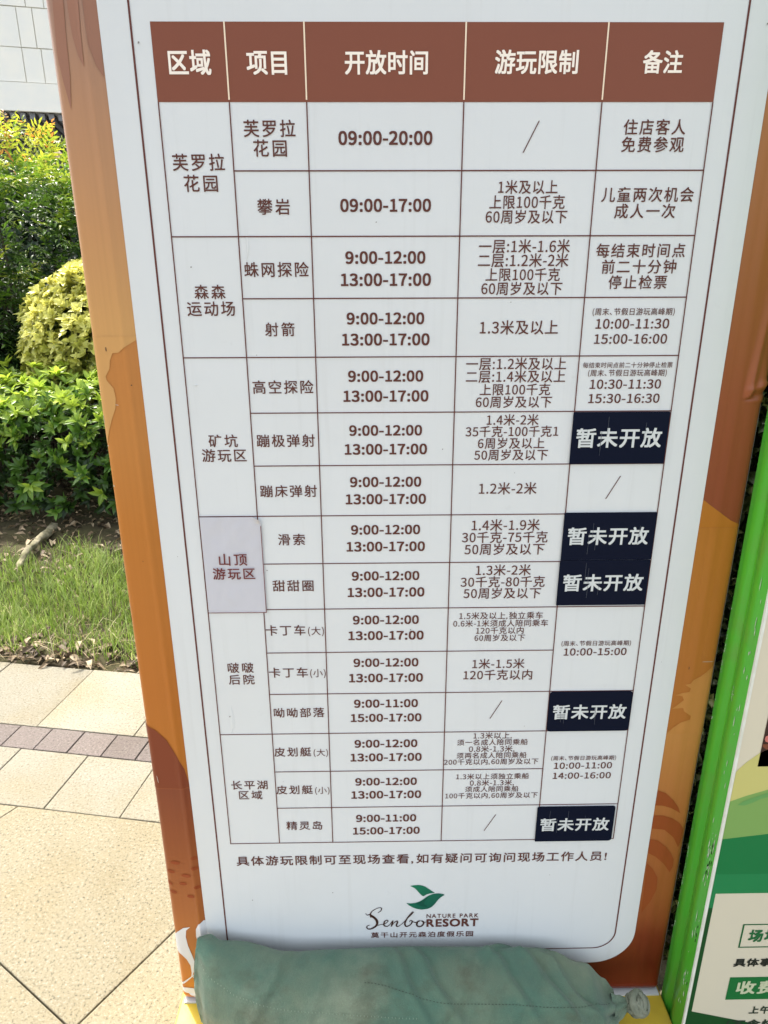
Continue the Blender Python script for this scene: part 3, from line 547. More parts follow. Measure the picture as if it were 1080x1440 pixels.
# ============================================================ GLYPHS
DIG = {"0":[[[138,-13,278,-13,417,-13],[506,113,506,369,506,623],[417,746,278,746,138,746],[50,623,50,369,50,113]],[[361,61,278,61,195,61],[138,154,138,369,138,583],[195,674,278,674,361,674],[418,583,418,369,418,154]]],"1":[[[88,25,88,0,222,0],[356,0,490,0,490,25],[490,51,490,76,441,76],[392,76,343,76,343,295],[343,514,343,733,320,733],[296,733,273,733,233,710],[186,693,121,681,121,662],[121,642,121,623,165,623],[208,623,252,623,252,441],[252,258,252,76,197,76],[143,76,88,76,88,51]]],"2":[[[44,18,44,0,198,0],[351,0,505,0,505,26],[505,53,505,79,437,79],[370,79,302,79,265,79],[220,75,182,72,354,235],[470,384,470,531,470,661],[387,746,256,746,163,746],[99,704,40,639,58,622],[75,604,93,587,134,636],[185,672,245,672,336,672],[380,611,380,527,380,401],[274,255,44,54,44,36]]],"3":[[[149,-13,263,-13,394,-13],[499,65,499,196,499,297],[430,361,344,382,344,384],[344,385,344,387,422,414],[474,474,474,563,474,679],[384,746,260,746,176,746],[111,709,56,659,72,640],[89,620,105,601,147,643],[198,672,257,672,334,672],[381,626,381,556,381,477],[330,416,178,416,178,393],[178,369,178,346,348,346],[406,288,406,199,406,115],[345,63,257,63,174,63],[119,103,76,147,60,127],[45,108,29,88,77,35]]],"4":[[[340,67,340,0,369,0],[397,0,426,0,426,67],[426,135,426,202,459,202],[491,202,524,202,524,226],[524,251,524,275,491,275],[459,275,426,275,426,428],[426,580,426,733,392,733],[359,733,325,733,223,576],[122,419,20,262,20,242],[20,222,20,202,127,202],[233,202,340,202,340,135]],[[340,350,340,275,265,275],[190,275,115,275,171,358],[226,442,282,525,303,561],[323,598,341,633,342,633],[344,633,345,633,343,596],[340,536,340,500,340,425]]],"5":[[[147,-13,262,-13,385,-13],[502,78,502,238,502,400],[402,472,281,472,237,472],[204,461,171,443,177,514],[184,584,190,655,282,655],[374,655,466,655,466,681],[466,707,466,733,347,733],[229,733,110,733,102,619],[94,505,86,391,102,381],[119,370,135,360,177,388],[208,403,257,403,349,403],[409,341,409,236,409,129],[340,63,253,63,168,63],[114,102,73,144,58,124],[42,104,27,84,77,35]]],"6":[[[161,-13,301,-13,415,-13],[512,83,512,225,512,379],[432,455,308,455,251,455],[187,422,142,367,146,594],[229,671,331,671,375,671],[419,649,447,615,464,634],[482,652,499,671,458,715],[403,746,327,746,185,746],[56,637,56,350,56,108]],[[154,142,144,294,192,362],[248,387,293,387,382,387],[425,324,425,225,425,125],[371,59,301,59,209,59]]],"7":[[[211,278,198,0,230,0],[261,0,293,0,305,287],[336,458,508,678,508,696],[508,715,508,733,355,733],[202,733,49,733,49,707],[49,681,49,655,168,655],[286,655,405,655,261,455]]],"8":[[[144,-13,280,-13,417,-13],[509,70,509,176,509,277],[450,332,386,369,386,371],[386,372,386,374,429,408],[483,474,483,551,483,664],[407,744,282,744,168,744],[81,669,81,558,81,481],[127,426,180,389,180,388],[180,386,180,385,113,349],[46,280,46,182,46,69]],[[379,442,330,398,243,432],[164,471,164,558,164,629],[213,676,281,676,359,676],[405,619,405,546,405,492]],[[366,55,281,55,193,55],[127,112,127,190,127,260],[169,318,228,356,332,314],[422,278,422,179,422,106]]],"9":[[[155,-13,235,-13,372,-13],[501,101,501,398,501,631],[395,746,254,746,140,746],[44,651,44,508,44,357],[124,278,246,278,307,278],[370,313,415,367,408,140],[326,63,232,63,184,63],[140,84,108,119,91,100],[75,81,58,62,99,19]],[[404,595,414,444,365,374],[310,346,261,346,174,346],[130,410,130,508,130,609],[184,675,255,675,348,675]]],"-":[[[46,268,46,245,131,245],[217,245,302,245,302,268],[302,292,302,315,217,315],[131,315,46,315,46,292]]],":":[[[102,390,139,390,175,390],[205,418,205,460,205,501],[175,530,139,530,102,530],[73,501,73,460,73,418]],[[102,-13,139,-13,175,-13],[205,15,205,56,205,98],[175,126,139,126,102,126],[73,98,73,56,73,15]]],".":[[[102,-13,139,-13,175,-13],[205,15,205,56,205,98],[175,126,139,126,102,126],[73,98,73,56,73,15]]],"(":[[[147,-47,239,-196,258,-188],[276,-179,295,-171,209,-29],[168,141,168,311,168,480],[209,649,295,792,276,801],[258,809,239,818,147,668],[92,507,92,311,92,114]]],")":[[[80,-188,99,-196,191,-47],[246,114,246,311,246,507],[191,668,99,818,80,809],[61,801,42,792,128,649],[171,480,171,311,171,141],[128,-29,42,-171,61,-179]]]}
TR_NAT = {}
_gc = {}
def glyph(ch, off):
    k = (ch, off)
    if k in _gc: return _gc[k]
    if ch in DIG:
        cu = bpy.data.curves.new('g', 'CURVE'); cu.dimensions = '2D'; cu.fill_mode = 'BOTH'
        for s in DIG[ch]:
            sp = cu.splines.new('BEZIER'); sp.bezier_points.add(len(s)-1); sp.use_cyclic_u = True
            for b, q in zip(sp.bezier_points, s):
                b.handle_left_type = b.handle_right_type = 'FREE'
                b.handle_left = (q[0]/1000, q[1]/1000, 0); b.co = (q[2]/1000, q[3]/1000, 0); b.handle_right = (q[4]/1000, q[5]/1000, 0)
        adv = .347 if ch in '-' else .278 if ch in ':.' else .338 if ch in '()' else .555
    else:
        cu = bpy.data.curves.new('g', 'FONT'); cu.body = ch
        adv = 1.0 if ord(ch) > 0x2000 else None
    cu.resolution_u = 4
    o = bpy.data.objects.new('g', cu); COL.objects.link(o)
    bpy.context.view_layer.update()
    ev = o.evaluated_get(bpy.context.evaluated_depsgraph_get()); me = ev.to_mesh()
    V = [(v.co.x, v.co.y) for v in me.vertices]; F = [tuple(p.vertices) for p in me.polygons]
    ev.to_mesh_clear(); bpy.data.objects.remove(o); bpy.data.curves.remove(cu)
    if adv is None: adv = (max(v[0] for v in V)+.06) if V else .3
    if ch == ' ': adv = .35
    if ch == '、': adv = .55
    if ch == ',': adv = .30
    if ch in '，！' : adv = .5
    if off > 0.003:                      # heavier weight: the outline grown by four near copies, each a hair behind
        V0, F0 = V, F; V, F = [], []
        for q, (ax, ay) in enumerate(((0, 0), (off, off), (-off, off), (off, -off), (-off, -off))):
            b = len(V); V += [(v[0]+ax, v[1]+ay, q) for v in V0]; F += [tuple(i+b for i in f) for f in F0]
    else: V = [(v[0], v[1], 0) for v in V]
    _gc[k] = (V, F, adv); return _gc[k]
def text_line(s, x0, x1, zc, em, off, trk=.96):
    """ink spans x0..x1, centred on zc; em = height of the em square (metres)"""
    gl = [glyph(c, off) for c in s]; pen = 0; items = []
    for g_ in gl: items.append(pen); pen += g_[2]
    first = min(v[0] for v in gl[0][0]); last = items[-1]+max(v[0] for v in gl[-1][0])
    wide = x1-x0; cjk = any(ord(c) > 0x2000 for c in s)
    zoff = .38 if cjk else (.373 if any(c.isdigit() for c in s) else .36)
    n = len(s)
    sx = wide/(last-first)*trk if n > 1 else em
    extra = (wide-sx*(last-first))/(n-1) if n > 1 else 0
    V, F = [], []
    for i, g_ in enumerate(gl):
        b = len(V); px = x0+(items[i]-first)*sx+extra*i
        V += [(px+v[0]*sx, zc+(v[1]-zoff)*em, v[2]) for v in g_[0]]; F += [tuple(q+b for q in f) for f in g_[1]]
    return V, F

# ============================================================ TIMETABLE SIGN
YS = 0.8203
XL, XR, WL, WR = -.3285, .4730, -.2757, .4170
ZB, ZT = .1075, 1.72
sign = empty('timetable_sign', (.07, YS, 0))
tag(sign, 'tall white and orange timetable sign with a brown table header and a printed bird logo', 'sign')
def loc(o): o.parent = sign; o.location = (-.07, -YS, 0); return o
def sbox(*a, **k): o = box(*a, **k); return loc(o)
def crease(z): return -.292+.009*(1-(z-.1)/1.6)
def prof(x, z):
    """how far the vinyl stands out (towards the viewer) at x, z"""
    h = 0.0
    if x < WL:
        c = crease(z)
        if x > c: h = .0042*(WL-x)/(WL-c)
        else: h = .0042-.0026*(c-x)/(c-XL)
        h += .0010*math.exp(-((x-c)/.0035)**2)
    e = min(x-XL, XR-x); rr_ = .0085
    if e < rr_: h -= rr_-math.sqrt(max(0, rr_*rr_-(rr_-e)**2))
    if x > WR:
        h += .00016*sin((x-WR)*330)*min(1, (x-WR)/.01)
        # dented, creased patch of vinyl at the right edge
        u = (x-.447)/.026; t = (z-1.112)/.05
        if u > 0:
            h += .005*u*math.exp(-((t-1.0*(u*.35))/.55)**2)*(1 if t > -.15 else .3)
            h -= .0035*math.exp(-((z-1.1095-.008*u)/.0035)**2)*min(1, u*2)
            h += .0030*math.exp(-((z-1.1185-.010*u)/.004)**2)*min(1, u*2)
            if z > 1.11: h += .0045*math.exp(-((x-.452-.00018*(z-1.11)*1000*.5)/.004)**2)*math.exp(-(z-1.11)/.09)
    b = z-ZB
    if b < .010: h -= .010-math.sqrt(max(0, .0001-(.010-b)**2))
    elif b < .016: h += .0012*sin((b-.010)/.006*pi)
    return h

# print colours
white_m = mat('white_vinyl', (WHITE*.975, WHITE, WHITE*.99), .42, .22, .05, 900)
# faint dust and run-off streaks on the white sheet
_n = white_m.node_tree.nodes; _l = white_m.node_tree.links; _b = _n['Principled BSDF']; _tc = _n.new('ShaderNodeTexCoord')
def _nz(sc, mp, det=6):
    q = _n.new('ShaderNodeMapping'); q.inputs['Scale'].default_value = mp; _l.new(_tc.outputs['Object'], q.inputs[0])
    t = _n.new('ShaderNodeTexNoise'); t.inputs['Scale'].default_value = sc; t.inputs['Detail'].default_value = det; t.inputs['Roughness'].default_value = .65; _l.new(q.outputs[0], t.inputs['Vector']); return t.outputs[0]
def _mix(fac, lo, hi, st, a, b_):
    r_ = _n.new('ShaderNodeMapRange'); r_.inputs[1].default_value = lo; r_.inputs[2].default_value = hi; r_.inputs[4].default_value = st; _l.new(fac, r_.inputs[0])
    x = _n.new('ShaderNodeMix'); x.data_type = 'RGBA'; _l.new(r_.outputs[0], x.inputs[0])
    if isinstance(a, tuple): x.inputs[6].default_value = a
    else: _l.new(a, x.inputs[6])
    x.inputs[7].default_value = b_; return x.outputs[2]
_c = _mix(_nz(3, (1, 1, 1)), .45, .75, .5, (WHITE*.975, WHITE, WHITE*.99, 1), (WHITE*.90, WHITE*.915, WHITE*.89, 1))
_c = _mix(_nz(1, (60, 60, 2.2)), .56, .80, .45, _c, (WHITE*.82, WHITE*.83, WHITE*.80, 1))
_c = _mix(_nz(26, (1, 1, 1), 3), .70, .80, .35, _c, (WHITE*.70, WHITE*.70, WHITE*.66, 1))
_l.new(_c, _b.inputs['Base Color'])
maroon_line = mat('brown_line', C(98, 55, 48), .5, .15)
head_m = mat('header_brown', C(126, 74, 56), .42, .15, .04, 900)
cream_m = mat('cream_ink', C(242, 230, 214), .4, .4)
cream2_m = mat('cream_line', C(236, 214, 184), .4, .4)
text_m = mat('brown_ink', C(94, 56, 48), .5, .15)
navy_m = mat('navy_sticker', C(8, 16, 36), .45, .10, .05, 300)
sgrey_m = mat('sticker_letters', C(202, 206, 204), .4, .4)
patch_m = mat('patch_vinyl', (.52, .52, .56), .32, .5, .12, 45)
silver_m = mat('aluminium', (.55, .57, .58), .35, .5, metallic=.6)
dkedge_m = mat('dark_gasket', (.05, .04, .035), .6)

def strip_mat():
    m = bpy.data.materials.new('orange_print_vinyl'); m.use_nodes = True; n = m.node_tree.nodes; l = m.node_tree.links; b = n['Principled BSDF']
    tc = n.new('ShaderNodeTexCoord'); sp = n.new('ShaderNodeSeparateXYZ'); l.new(tc.outputs['Object'], sp.inputs[0])
    dv = n.new('ShaderNodeMath'); dv.operation = 'DIVIDE'; dv.inputs[1].default_value = 1.8; l.new(sp.outputs[2], dv.inputs[0])
    def ramp(st):
        r = n.new('ShaderNodeValToRGB'); e = r.color_ramp.elements
        st = sorted(st); e[0].position = st[0][0]/1.8; e[0].color = C(*st[0][1]); e[1].position = st[-1][0]/1.8; e[1].color = C(*st[-1][1])
        for z, c in st[1:-1]: q = e.new(z/1.8); q.color = C(*c)
        l.new(dv.outputs[0], r.inputs[0]); return r
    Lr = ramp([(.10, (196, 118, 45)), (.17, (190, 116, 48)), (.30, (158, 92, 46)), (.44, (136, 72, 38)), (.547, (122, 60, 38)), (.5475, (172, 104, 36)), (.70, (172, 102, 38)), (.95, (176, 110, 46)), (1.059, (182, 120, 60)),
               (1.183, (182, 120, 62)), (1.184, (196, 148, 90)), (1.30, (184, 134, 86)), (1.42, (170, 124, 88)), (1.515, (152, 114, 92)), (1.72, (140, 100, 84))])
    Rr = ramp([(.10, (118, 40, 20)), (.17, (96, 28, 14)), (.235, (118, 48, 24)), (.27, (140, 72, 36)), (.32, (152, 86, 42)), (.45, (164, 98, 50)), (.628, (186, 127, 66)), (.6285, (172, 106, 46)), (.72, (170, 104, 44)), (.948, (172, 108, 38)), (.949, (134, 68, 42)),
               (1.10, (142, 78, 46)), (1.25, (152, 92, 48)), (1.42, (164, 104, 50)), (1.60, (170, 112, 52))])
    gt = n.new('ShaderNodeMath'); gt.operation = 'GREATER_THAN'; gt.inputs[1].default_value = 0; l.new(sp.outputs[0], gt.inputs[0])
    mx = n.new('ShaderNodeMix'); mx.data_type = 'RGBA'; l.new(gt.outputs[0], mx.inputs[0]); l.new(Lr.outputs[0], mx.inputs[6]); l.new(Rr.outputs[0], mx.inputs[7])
    # faint vertical streaks and grime
    mp = n.new('ShaderNodeMapping'); mp.inputs['Scale'].default_value = (260, 260, 2.5); l.new(tc.outputs['Object'], mp.inputs[0])
    ns = n.new('ShaderNodeTexNoise'); ns.inputs['Scale'].default_value = 1; ns.inputs['Detail'].default_value = 3; l.new(mp.outputs[0], ns.inputs['Vector'])
    mr = n.new('ShaderNodeMapRange'); mr.inputs[1].default_value = .3; mr.inputs[2].default_value = .7; mr.inputs[3].default_value = .975; mr.inputs[4].default_value = 1.025; l.new(ns.outputs[0], mr.inputs[0])
    hs = n.new('ShaderNodeHueSaturation'); l.new(mx.outputs[2], hs.inputs['Color']); l.new(mr.outputs[0], hs.inputs['Value'])
    l.new(hs.outputs[0], b.inputs['Base Color']); b.inputs['Roughness'].default_value = .32; b.inputs['Specular IOR Level'].default_value = .32
    bn = n.new('ShaderNodeBump'); bn.inputs['Strength'].default_value = .02; bn.inputs['Distance'].default_value = .001; l.new(ns.outputs[0], bn.inputs['Height']); l.new(bn.outputs[0], b.inputs['Normal'])
    return m
strip_m = strip_mat()
# vinyl sheet: left and right borders and the strip under the white panel in one wrapped sheet
xs = sorted(set([XL+.0085*(1-cos(t*pi/2/6)) for t in range(7)]+[XR-.0085*(1-cos(t*pi/2/6)) for t in range(7)]+list(np.arange(XL+.010, WL+.001, .002))+list(np.arange(WL+.02, WR-.01, .04))+list(np.arange(WR, XR-.009, .002))+[WL, WR]))
zs = sorted(set([ZB+.010*(1-cos(t*pi/2/5)) for t in range(6)]+list(np.arange(ZB+.011, ZB+.03, .0015))+list(np.arange(.14, 1.09, .02))+list(np.arange(1.09, 1.20, .002))+list(np.arange(1.205, ZT, .02))+[ZT]))
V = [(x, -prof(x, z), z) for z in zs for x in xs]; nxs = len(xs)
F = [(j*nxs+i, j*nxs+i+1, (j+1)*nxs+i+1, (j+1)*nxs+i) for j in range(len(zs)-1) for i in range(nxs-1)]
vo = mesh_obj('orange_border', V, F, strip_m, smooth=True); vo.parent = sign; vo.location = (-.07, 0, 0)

def decal(name, polys, m, off=.0007, parent=None, cut=True):
    """flat print that follows the relief of the sheet; polys in millimetres"""
    bm = bmesh.new()
    for P in polys:
        vs = [bm.verts.new((x/1000, 0, z/1000)) for x, z in P]; bm.faces.new(vs)
    bm.normal_update(); bmesh.ops.triangulate(bm, faces=bm.faces[:])
    if cut:
        mnx = min(v.co.x for v in bm.verts); mxx = max(v.co.x for v in bm.verts)
        for x in xs:
            if mnx < x < mxx: bmesh.ops.bisect_plane(bm, geom=bm.verts[:]+bm.edges[:]+bm.faces[:], plane_co=(x, 0, 0), plane_no=(1, 0, 0))
        mnz = min(v.co.z for v in bm.verts); mxz = max(v.co.z for v in bm.verts); 
        for z in zs:
            if mnz < z < mxz: bmesh.ops.bisect_plane(bm, geom=bm.verts[:]+bm.edges[:]+bm.faces[:], plane_co=(0, 0, z), plane_no=(0, 0, 1))
        bm.normal_update(); bmesh.ops.triangulate(bm, faces=bm.faces[:])
    for v in bm.verts:
        v.co.y = -(prof(min(max(v.co.x, XL+.0003), XR-.0003), v.co.z) if cut else 0)-off
    bmesh.ops.recalc_face_normals(bm, faces=bm.faces[:])
    me = bpy.data.meshes.new(name); bm.to_mesh(me); bm.free(); me.materials.append(m)
    o = bpy.data.objects.new(name, me); COL.objects.link(o); o.parent = parent or sign
    if not parent: o.location = (-.07, 0, 0)
    return o
def cm(name, *rgb): return mat(name, C(*rgb), .40, .22)
OL = XL*1000+1.2
decal('printed_streaks', D_wedges, cm('streak_print', 150, 106, 84))
decal('printed_patch', [D_edgeA+[(OL, 1060.0), (OL, 1187.0), (-275.7, 1187.0)]], cm('tan_print', 196, 148, 90))
decal('printed_arc', [D_arcB+[(-275.8, 544.), (OL, 544.)]], cm('maroon_print', 122, 60, 38))
dm = cm('dash_print', 140, 66, 34)
dp = []
for i, (x, z) in enumerate(D_dash):
    a = .35 if i % 3 else .1; n_ = 14; rx, rz = (7.5, 3.4) if i in (0, 3) else (6, 3.2)
    P = [(x+rx*cos(t*2*pi/n_)*cos(a)+rz*sin(t*2*pi/n_)*sin(a), z-rx*cos(t*2*pi/n_)*sin(a)+rz*sin(t*2*pi/n_)*cos(a)) for t in range(n_)]
    dp.append([(min(max(u, OL), -275.8), v) for u, v in P])
decal('printed_dashes', dp, dm)
wp = mat('white_leaf_print', (WHITE, WHITE*.99, WHITE*.985), .38, .45)
decal('printed_leaf', [D_leaf1], wp); decal('printed_leaf', [D_leaf2], wp); decal('printed_leaf', [D_leaf3[:-1]+[(-275.6, 221.0), (-275.6, 282.0)]], wp)
decal('printed_stem', [D_stem, D_stem2], wp, .0009)
decal('printed_arc', [[(417.1, 944.), (471.5, 944.)]+D_arcR[::-1][:-1]+[(417.1, 982.0)]], cm('ochre_print', 172, 108, 38))
decal('printed_patch', [[(max(x, 417.1), z) for x, z in D_lightR if z > 630 and x < 471]+[(417.1, 626.5), (471.5, 626.5), (471.6, 648), (471.7, 705.5)]], cm('pale_ochre_print', 186, 127, 66))
for P in D_leavesR: decal('printed_leaf', [[(max(x, 417.1), z) for x, z in P]], cm('rust_print', 144, 72, 34))

# white panel with rounded foot
def rrect(x0, x1, z0, z1, rb=0.0, rt=0.0, n=12, rb2=None):
    rb2 = rb if rb2 is None else rb2
    P = []
    for cx, cz, a0, r in ((x0+rb, z0+rb, 180, rb), (x1-rb2, z0+rb2, 270, rb2), (x1-rt, z1-rt, 0, rt), (x0+rt, z1-rt, 90, rt)):
        if r < 1e-6: P.append((cx, cz))
        else: P += [(cx+r*cos(radians(a0+90*i/n)), cz+r*sin(radians(a0+90*i/n))) for i in range(n+1)]
    return P
def sheet(name, P, y, m, parent=None, thick=0.0):
    """flat sheet facing the viewer at height y above the board, metres"""
    n = len(P); V = [(x, -y, z) for x, z in P]; F = [tuple(range(n))]
    if thick:
        V += [(x, -y+thick, z) for x, z in P]; F += [((i+1) % n, i, i+n, (i+1) % n+n) for i in range(n)]
    o = mesh_obj(name, V, F, m); o.parent = parent or sign
    if not parent: o.location = (-.07, 0, 0)
    return o
sheet('white_panel', rrect(WL, WR, .1765, ZT-.001, .066), .0012, white_m, thick=.0012)
# thin brown border line
def ring(P, Q):
    n = len(P); return [(P[i], P[(i+1) % n], Q[(i+1) % n], Q[i]) for i in range(n)]
def quads(name, qs, y, m, parent=None):
    V = [(x, -y, z) for q in qs for x, z in q]; F = [tuple(range(4*i, 4*i+4)) for i in range(len(qs))]
    o = mesh_obj(name, V, F, m); o.parent = parent or sign
    if not parent: o.location = (-.07, 0, 0)
    return o
quads('border_line', ring(rrect(-.2449, .3850, .2098, 1.80, .036, 0), rrect(-.2428, .3829, .2116, 1.7985, .034, 0))[:-14]+
      [], .0018, maroon_line) if False else None
Pa, Pb = rrect(-.2449, .3856, .2090, 1.714, .036, .02), rrect(-.2428, .3835, .2108, 1.7122, .034, .018)
quads('border_line', ring(Pa, Pb), .0018, maroon_line)
# table
CX = [-.2234, -.1494, -.0685, .0966, .2425, .3602]; ZH, Z0 = 1.4962, 1.4255; DZ = (1.4255-.4374)/15
def zr(k): return Z0-DZ*k
quads('table_header', [[(CX[0]-.0008, Z0-.0008), (CX[5]+.0008, Z0-.0008), (CX[5]+.0008, ZH), (CX[0]-.0008, ZH)]], .0016, head_m)
lw = .0013
for c in CX[1:5]: quads('header_divider', [[(c-.0008, Z0+.0012), (c+.0008, Z0+.0012), (c+.0008, ZH), (c-.0008, ZH)]], .0021, cream2_m)
hl, vl = [], []
def H_(k, a, b): hl.append([(CX[a]-lw/2, zr(k)-lw/2), (CX[b]+lw/2, zr(k)-lw/2), (CX[b]+lw/2, zr(k)+lw/2), (CX[a]-lw/2, zr(k)+lw/2)])
for k in range(1, 15):
    full = k in (2, 4, 7, 9, 12)
    e_ = 5 if k not in (10, 13) else 4
    H_(k, 0 if full else 1, e_)
H_(15, 0, 5)
for c in CX: vl.append([(c-lw/2, zr(15)), (c+lw/2, zr(15)), (c+lw/2, Z0-.0009), (c-lw/2, Z0-.0009)])
for q in hl: quads('table_line', [q], .0019, maroon_line)
for q in vl: quads('table_line', [q], .0023, maroon_line)

def flat_text(name, lines, y, m, parent=None):
    V, F = [], []
    for v, f in lines: b = len(V); V += [(x, -y+q_*.00002, z) for x, z, q_ in v]; F += [tuple(q+b for q in k) for k in f]
    o = mesh_obj(name, V, F, m); o.parent = parent or sign
    if not parent: o.location = (-.07, 0, 0)
    return o
STY = dict(h=(1.03, .020), c=(.93, .009), t=(.88, .026), b=(1.0, .008), s=(1.0, .0045), u=(.88, .012), r=(1.0, .004), x=(.97, .006), m=(1.0, .002),
           n=(.89, .012), l=(.82, .014), P=(.93, .012), L1=(1, .012), L2=(1, .030), K=(.96, .020))
def nat_em(s, x0, x1, off):
    gl = [glyph(c, off) for c in s]; pen = sum(g_[2] for g_ in gl[:-1])
    return (x1-x0)/(pen+max(v[0] for v in gl[-1][0])-min(v[0] for v in gl[0][0]))
stickers = []
for i, q in enumerate(D_stk):
    xa = (q[0][0]+q[3][0])/2000; xb = (q[1][0]+q[2][0])/2000; za = (q[0][1]+q[1][1])/2000; zb = (q[2][1]+q[3][1])/2000
    rad_ = (.0, .0, .0, .005, .003)[i]
    tilt = ((q[1][1]-q[0][1])+(q[2][1]-q[3][1]))/2/((xb-xa)*1000)*.5
    s = sheet('closed_notice_sticker', rrect(xa, xb, zb, za, rad_ if i != 4 else .001, rad_ if rad_ else .0015, 5, rad_ if i != 4 else .005), .0036+(.0006 if i == 2 else 0), navy_m, thick=.0012)
    stickers.append(s)
D_groups = {}
for s, x0, x1, zc, st in D_text:
    key = st[0] if st[0] in 'KP' else st
    f_, off = STY[key]; x0 /= 1000; x1 /= 1000; zc /= 1000
    em = nat_em(s, x0, x1, off)*f_
    if st in ('t',): em *= 1.0
    ln = text_line(s, x0, x1, zc, em, off, {'c': .93, 'n': .92, 'l': .9, 'K': .97, 'h': .99, 'L1': .88, 'P': .93}.get(key, .965))
    if st[0] == 'K':
        i = int(st[1]); sx = STY['K']; flat_text('printed_text', [ln], .0040+(.0006 if i == 2 else 0), sgrey_m, stickers[i]); continue
    if st == 'P': D_groups.setdefault(('P', 0), []).append(ln); continue
    if st == 'h': flat_text('printed_text', [ln], .0021, cream_m); continue
    if st in ('n', 'l', 'L1', 'L2'): flat_text('printed_text', [ln], .0019, text_m); continue
    col = sum(1 for c in CX[1:5] if (x0+x1)/2 > c); row = int((Z0-zc)/DZ)
    if col == 0: row = 0 if row < 2 else 1 if row < 4 else 2 if row < 7 else 3 if row < 9 else 4 if row < 12 else 5
    if col == 4 and row in (9, 10): row = 9
    if col == 4 and row in (12, 13): row = 12
    D_groups.setdefault((col, row), []).append(ln)
# the grey-white correction patch
xa, xb, za, zb = D_patch[0][0]/1000, D_patch[1][0]/1000+.0006, .9642, .8293
nx_, nz_ = 26, 44; V = []
for j in range(nz_+1):
    for i in range(nx_+1):
        u = i/nx_; v = j/nz_; x = xa+(xb-xa)*u; z = zb+(za-zb)*v
        lift = .0022+.0005*noise.noise((x*50, z*40, 3))+.0005*noise.noise((x*120, z*90, 1))
        lift += .0003*max(0, v-.6)*8
        c_ = max(0, (u-.90)/.10)+max(0, (v-.95)/.05)
        if u > .86 and v > .93: lift += .006*((u-.86)/.14*(v-.93)/.07); z -= .0022*((u-.86)/.14)*((v-.93)/.07); x -= .0015*((u-.86)/.14)*((v-.93)/.07)
        V.append((x, -lift-.0006, z))
F = [(j*(nx_+1)+i, j*(nx_+1)+i+1, (j+1)*(nx_+1)+i+1, (j+1)*(nx_+1)+i) for j in range(nz_) for i in range(nx_)]
patch = mesh_obj('pasted_patch', V, F, patch_m, sign, smooth=True); patch.location = (-.07, 0, 0)
pm_ink = mat('dark_red_ink', C(104, 32, 34), .4)
flat_text('printed_text', D_groups.pop(('P', 0)), .0046, pm_ink, patch)
quads('printed_line', [[(xa, zb), (xb, zb), (xb, zb+.0009), (xa, zb+.0009)], [(xb-.0009, zb+.0009), (xb, zb+.0009), (xb, za-.012), (xb-.0009, za-.012)]], .0044, pm_ink, patch)
for (c, r), L_ in sorted(D_groups.items()): flat_text('printed_text', L_, .0019, text_m)
sl = []
for (x0, z0), (x1, z1) in D_slash:
    quads('slash_mark', [[(x1/1000-.0006, z1/1000), (x1/1000+.0006, z1/1000), (x0/1000+.0006, z0/1000), (x0/1000-.0006, z0/1000)]], .0019, text_m)

# bird logo
logo = empty('bird_logo'); logo.parent = sign; logo.location = (-.07, 0, 0)
gm = bpy.data.materials.new('logo_green'); gm.use_nodes = True; n = gm.node_tree.nodes; l = gm.node_tree.links; b = n['Principled BSDF']
tc = n.new('ShaderNodeTexCoord'); sp = n.new('ShaderNodeSeparateXYZ'); l.new(tc.outputs['Object'], sp.inputs[0])
ad = n.new('ShaderNodeMath'); ad.operation = 'SUBTRACT'; l.new(sp.outputs[0], ad.inputs[0]); l.new(sp.outputs[2], ad.inputs[1])
mr = n.new('ShaderNodeMapRange'); mr.inputs[1].default_value = -.30; mr.inputs[2].default_value = -.215; l.new(ad.outputs[0], mr.inputs[0])
r = n.new('ShaderNodeValToRGB'); r.color_ramp.elements[0].color = C(10, 112, 78); r.color_ramp.elements[1].color = C(16, 84, 68); l.new(mr.outputs[0], r.inputs[0]); l.new(r.outputs[0], b.inputs['Base Color']); b.inputs['Roughness'].default_value = .4
def smooth_poly(P, it=2):
    for _ in range(it):
        Q = []
        for i in range(len(P)):
            a, b_ = P[i], P[(i+1) % len(P)]
            Q += [(a[0]*.8+b_[0]*.2, a[1]*.8+b_[1]*.2), (a[0]*.2+b_[0]*.8, a[1]*.2+b_[1]*.8)]
        P = Q
    return P
def ngon(name, P, y, m, par):
    bm = bmesh.new(); bm.faces.new([bm.verts.new((x/1000, -y, z/1000)) for x, z in P]); bm.normal_update(); bmesh.ops.triangulate(bm, faces=bm.faces[:])
    bmesh.ops.recalc_face_normals(bm, faces=bm.faces[:])
    me = bpy.data.meshes.new(name); bm.to_mesh(me); bm.free(); me.materials.append(m); o = bpy.data.objects.new(name, me); COL.objects.link(o); o.parent = par
ngon('wing', smooth_poly(D_wing), .0019, gm, logo); ngon('wing', smooth_poly(D_body), .0019, gm, logo)
ngon('wing_shade', smooth_poly([D_fold[0], D_fold[1], D_fold[2], D_fold[3], D_fold[4], D_fold[5]], 1), .0023, mat('logo_dark_green', C(6, 76, 60), .4), logo)
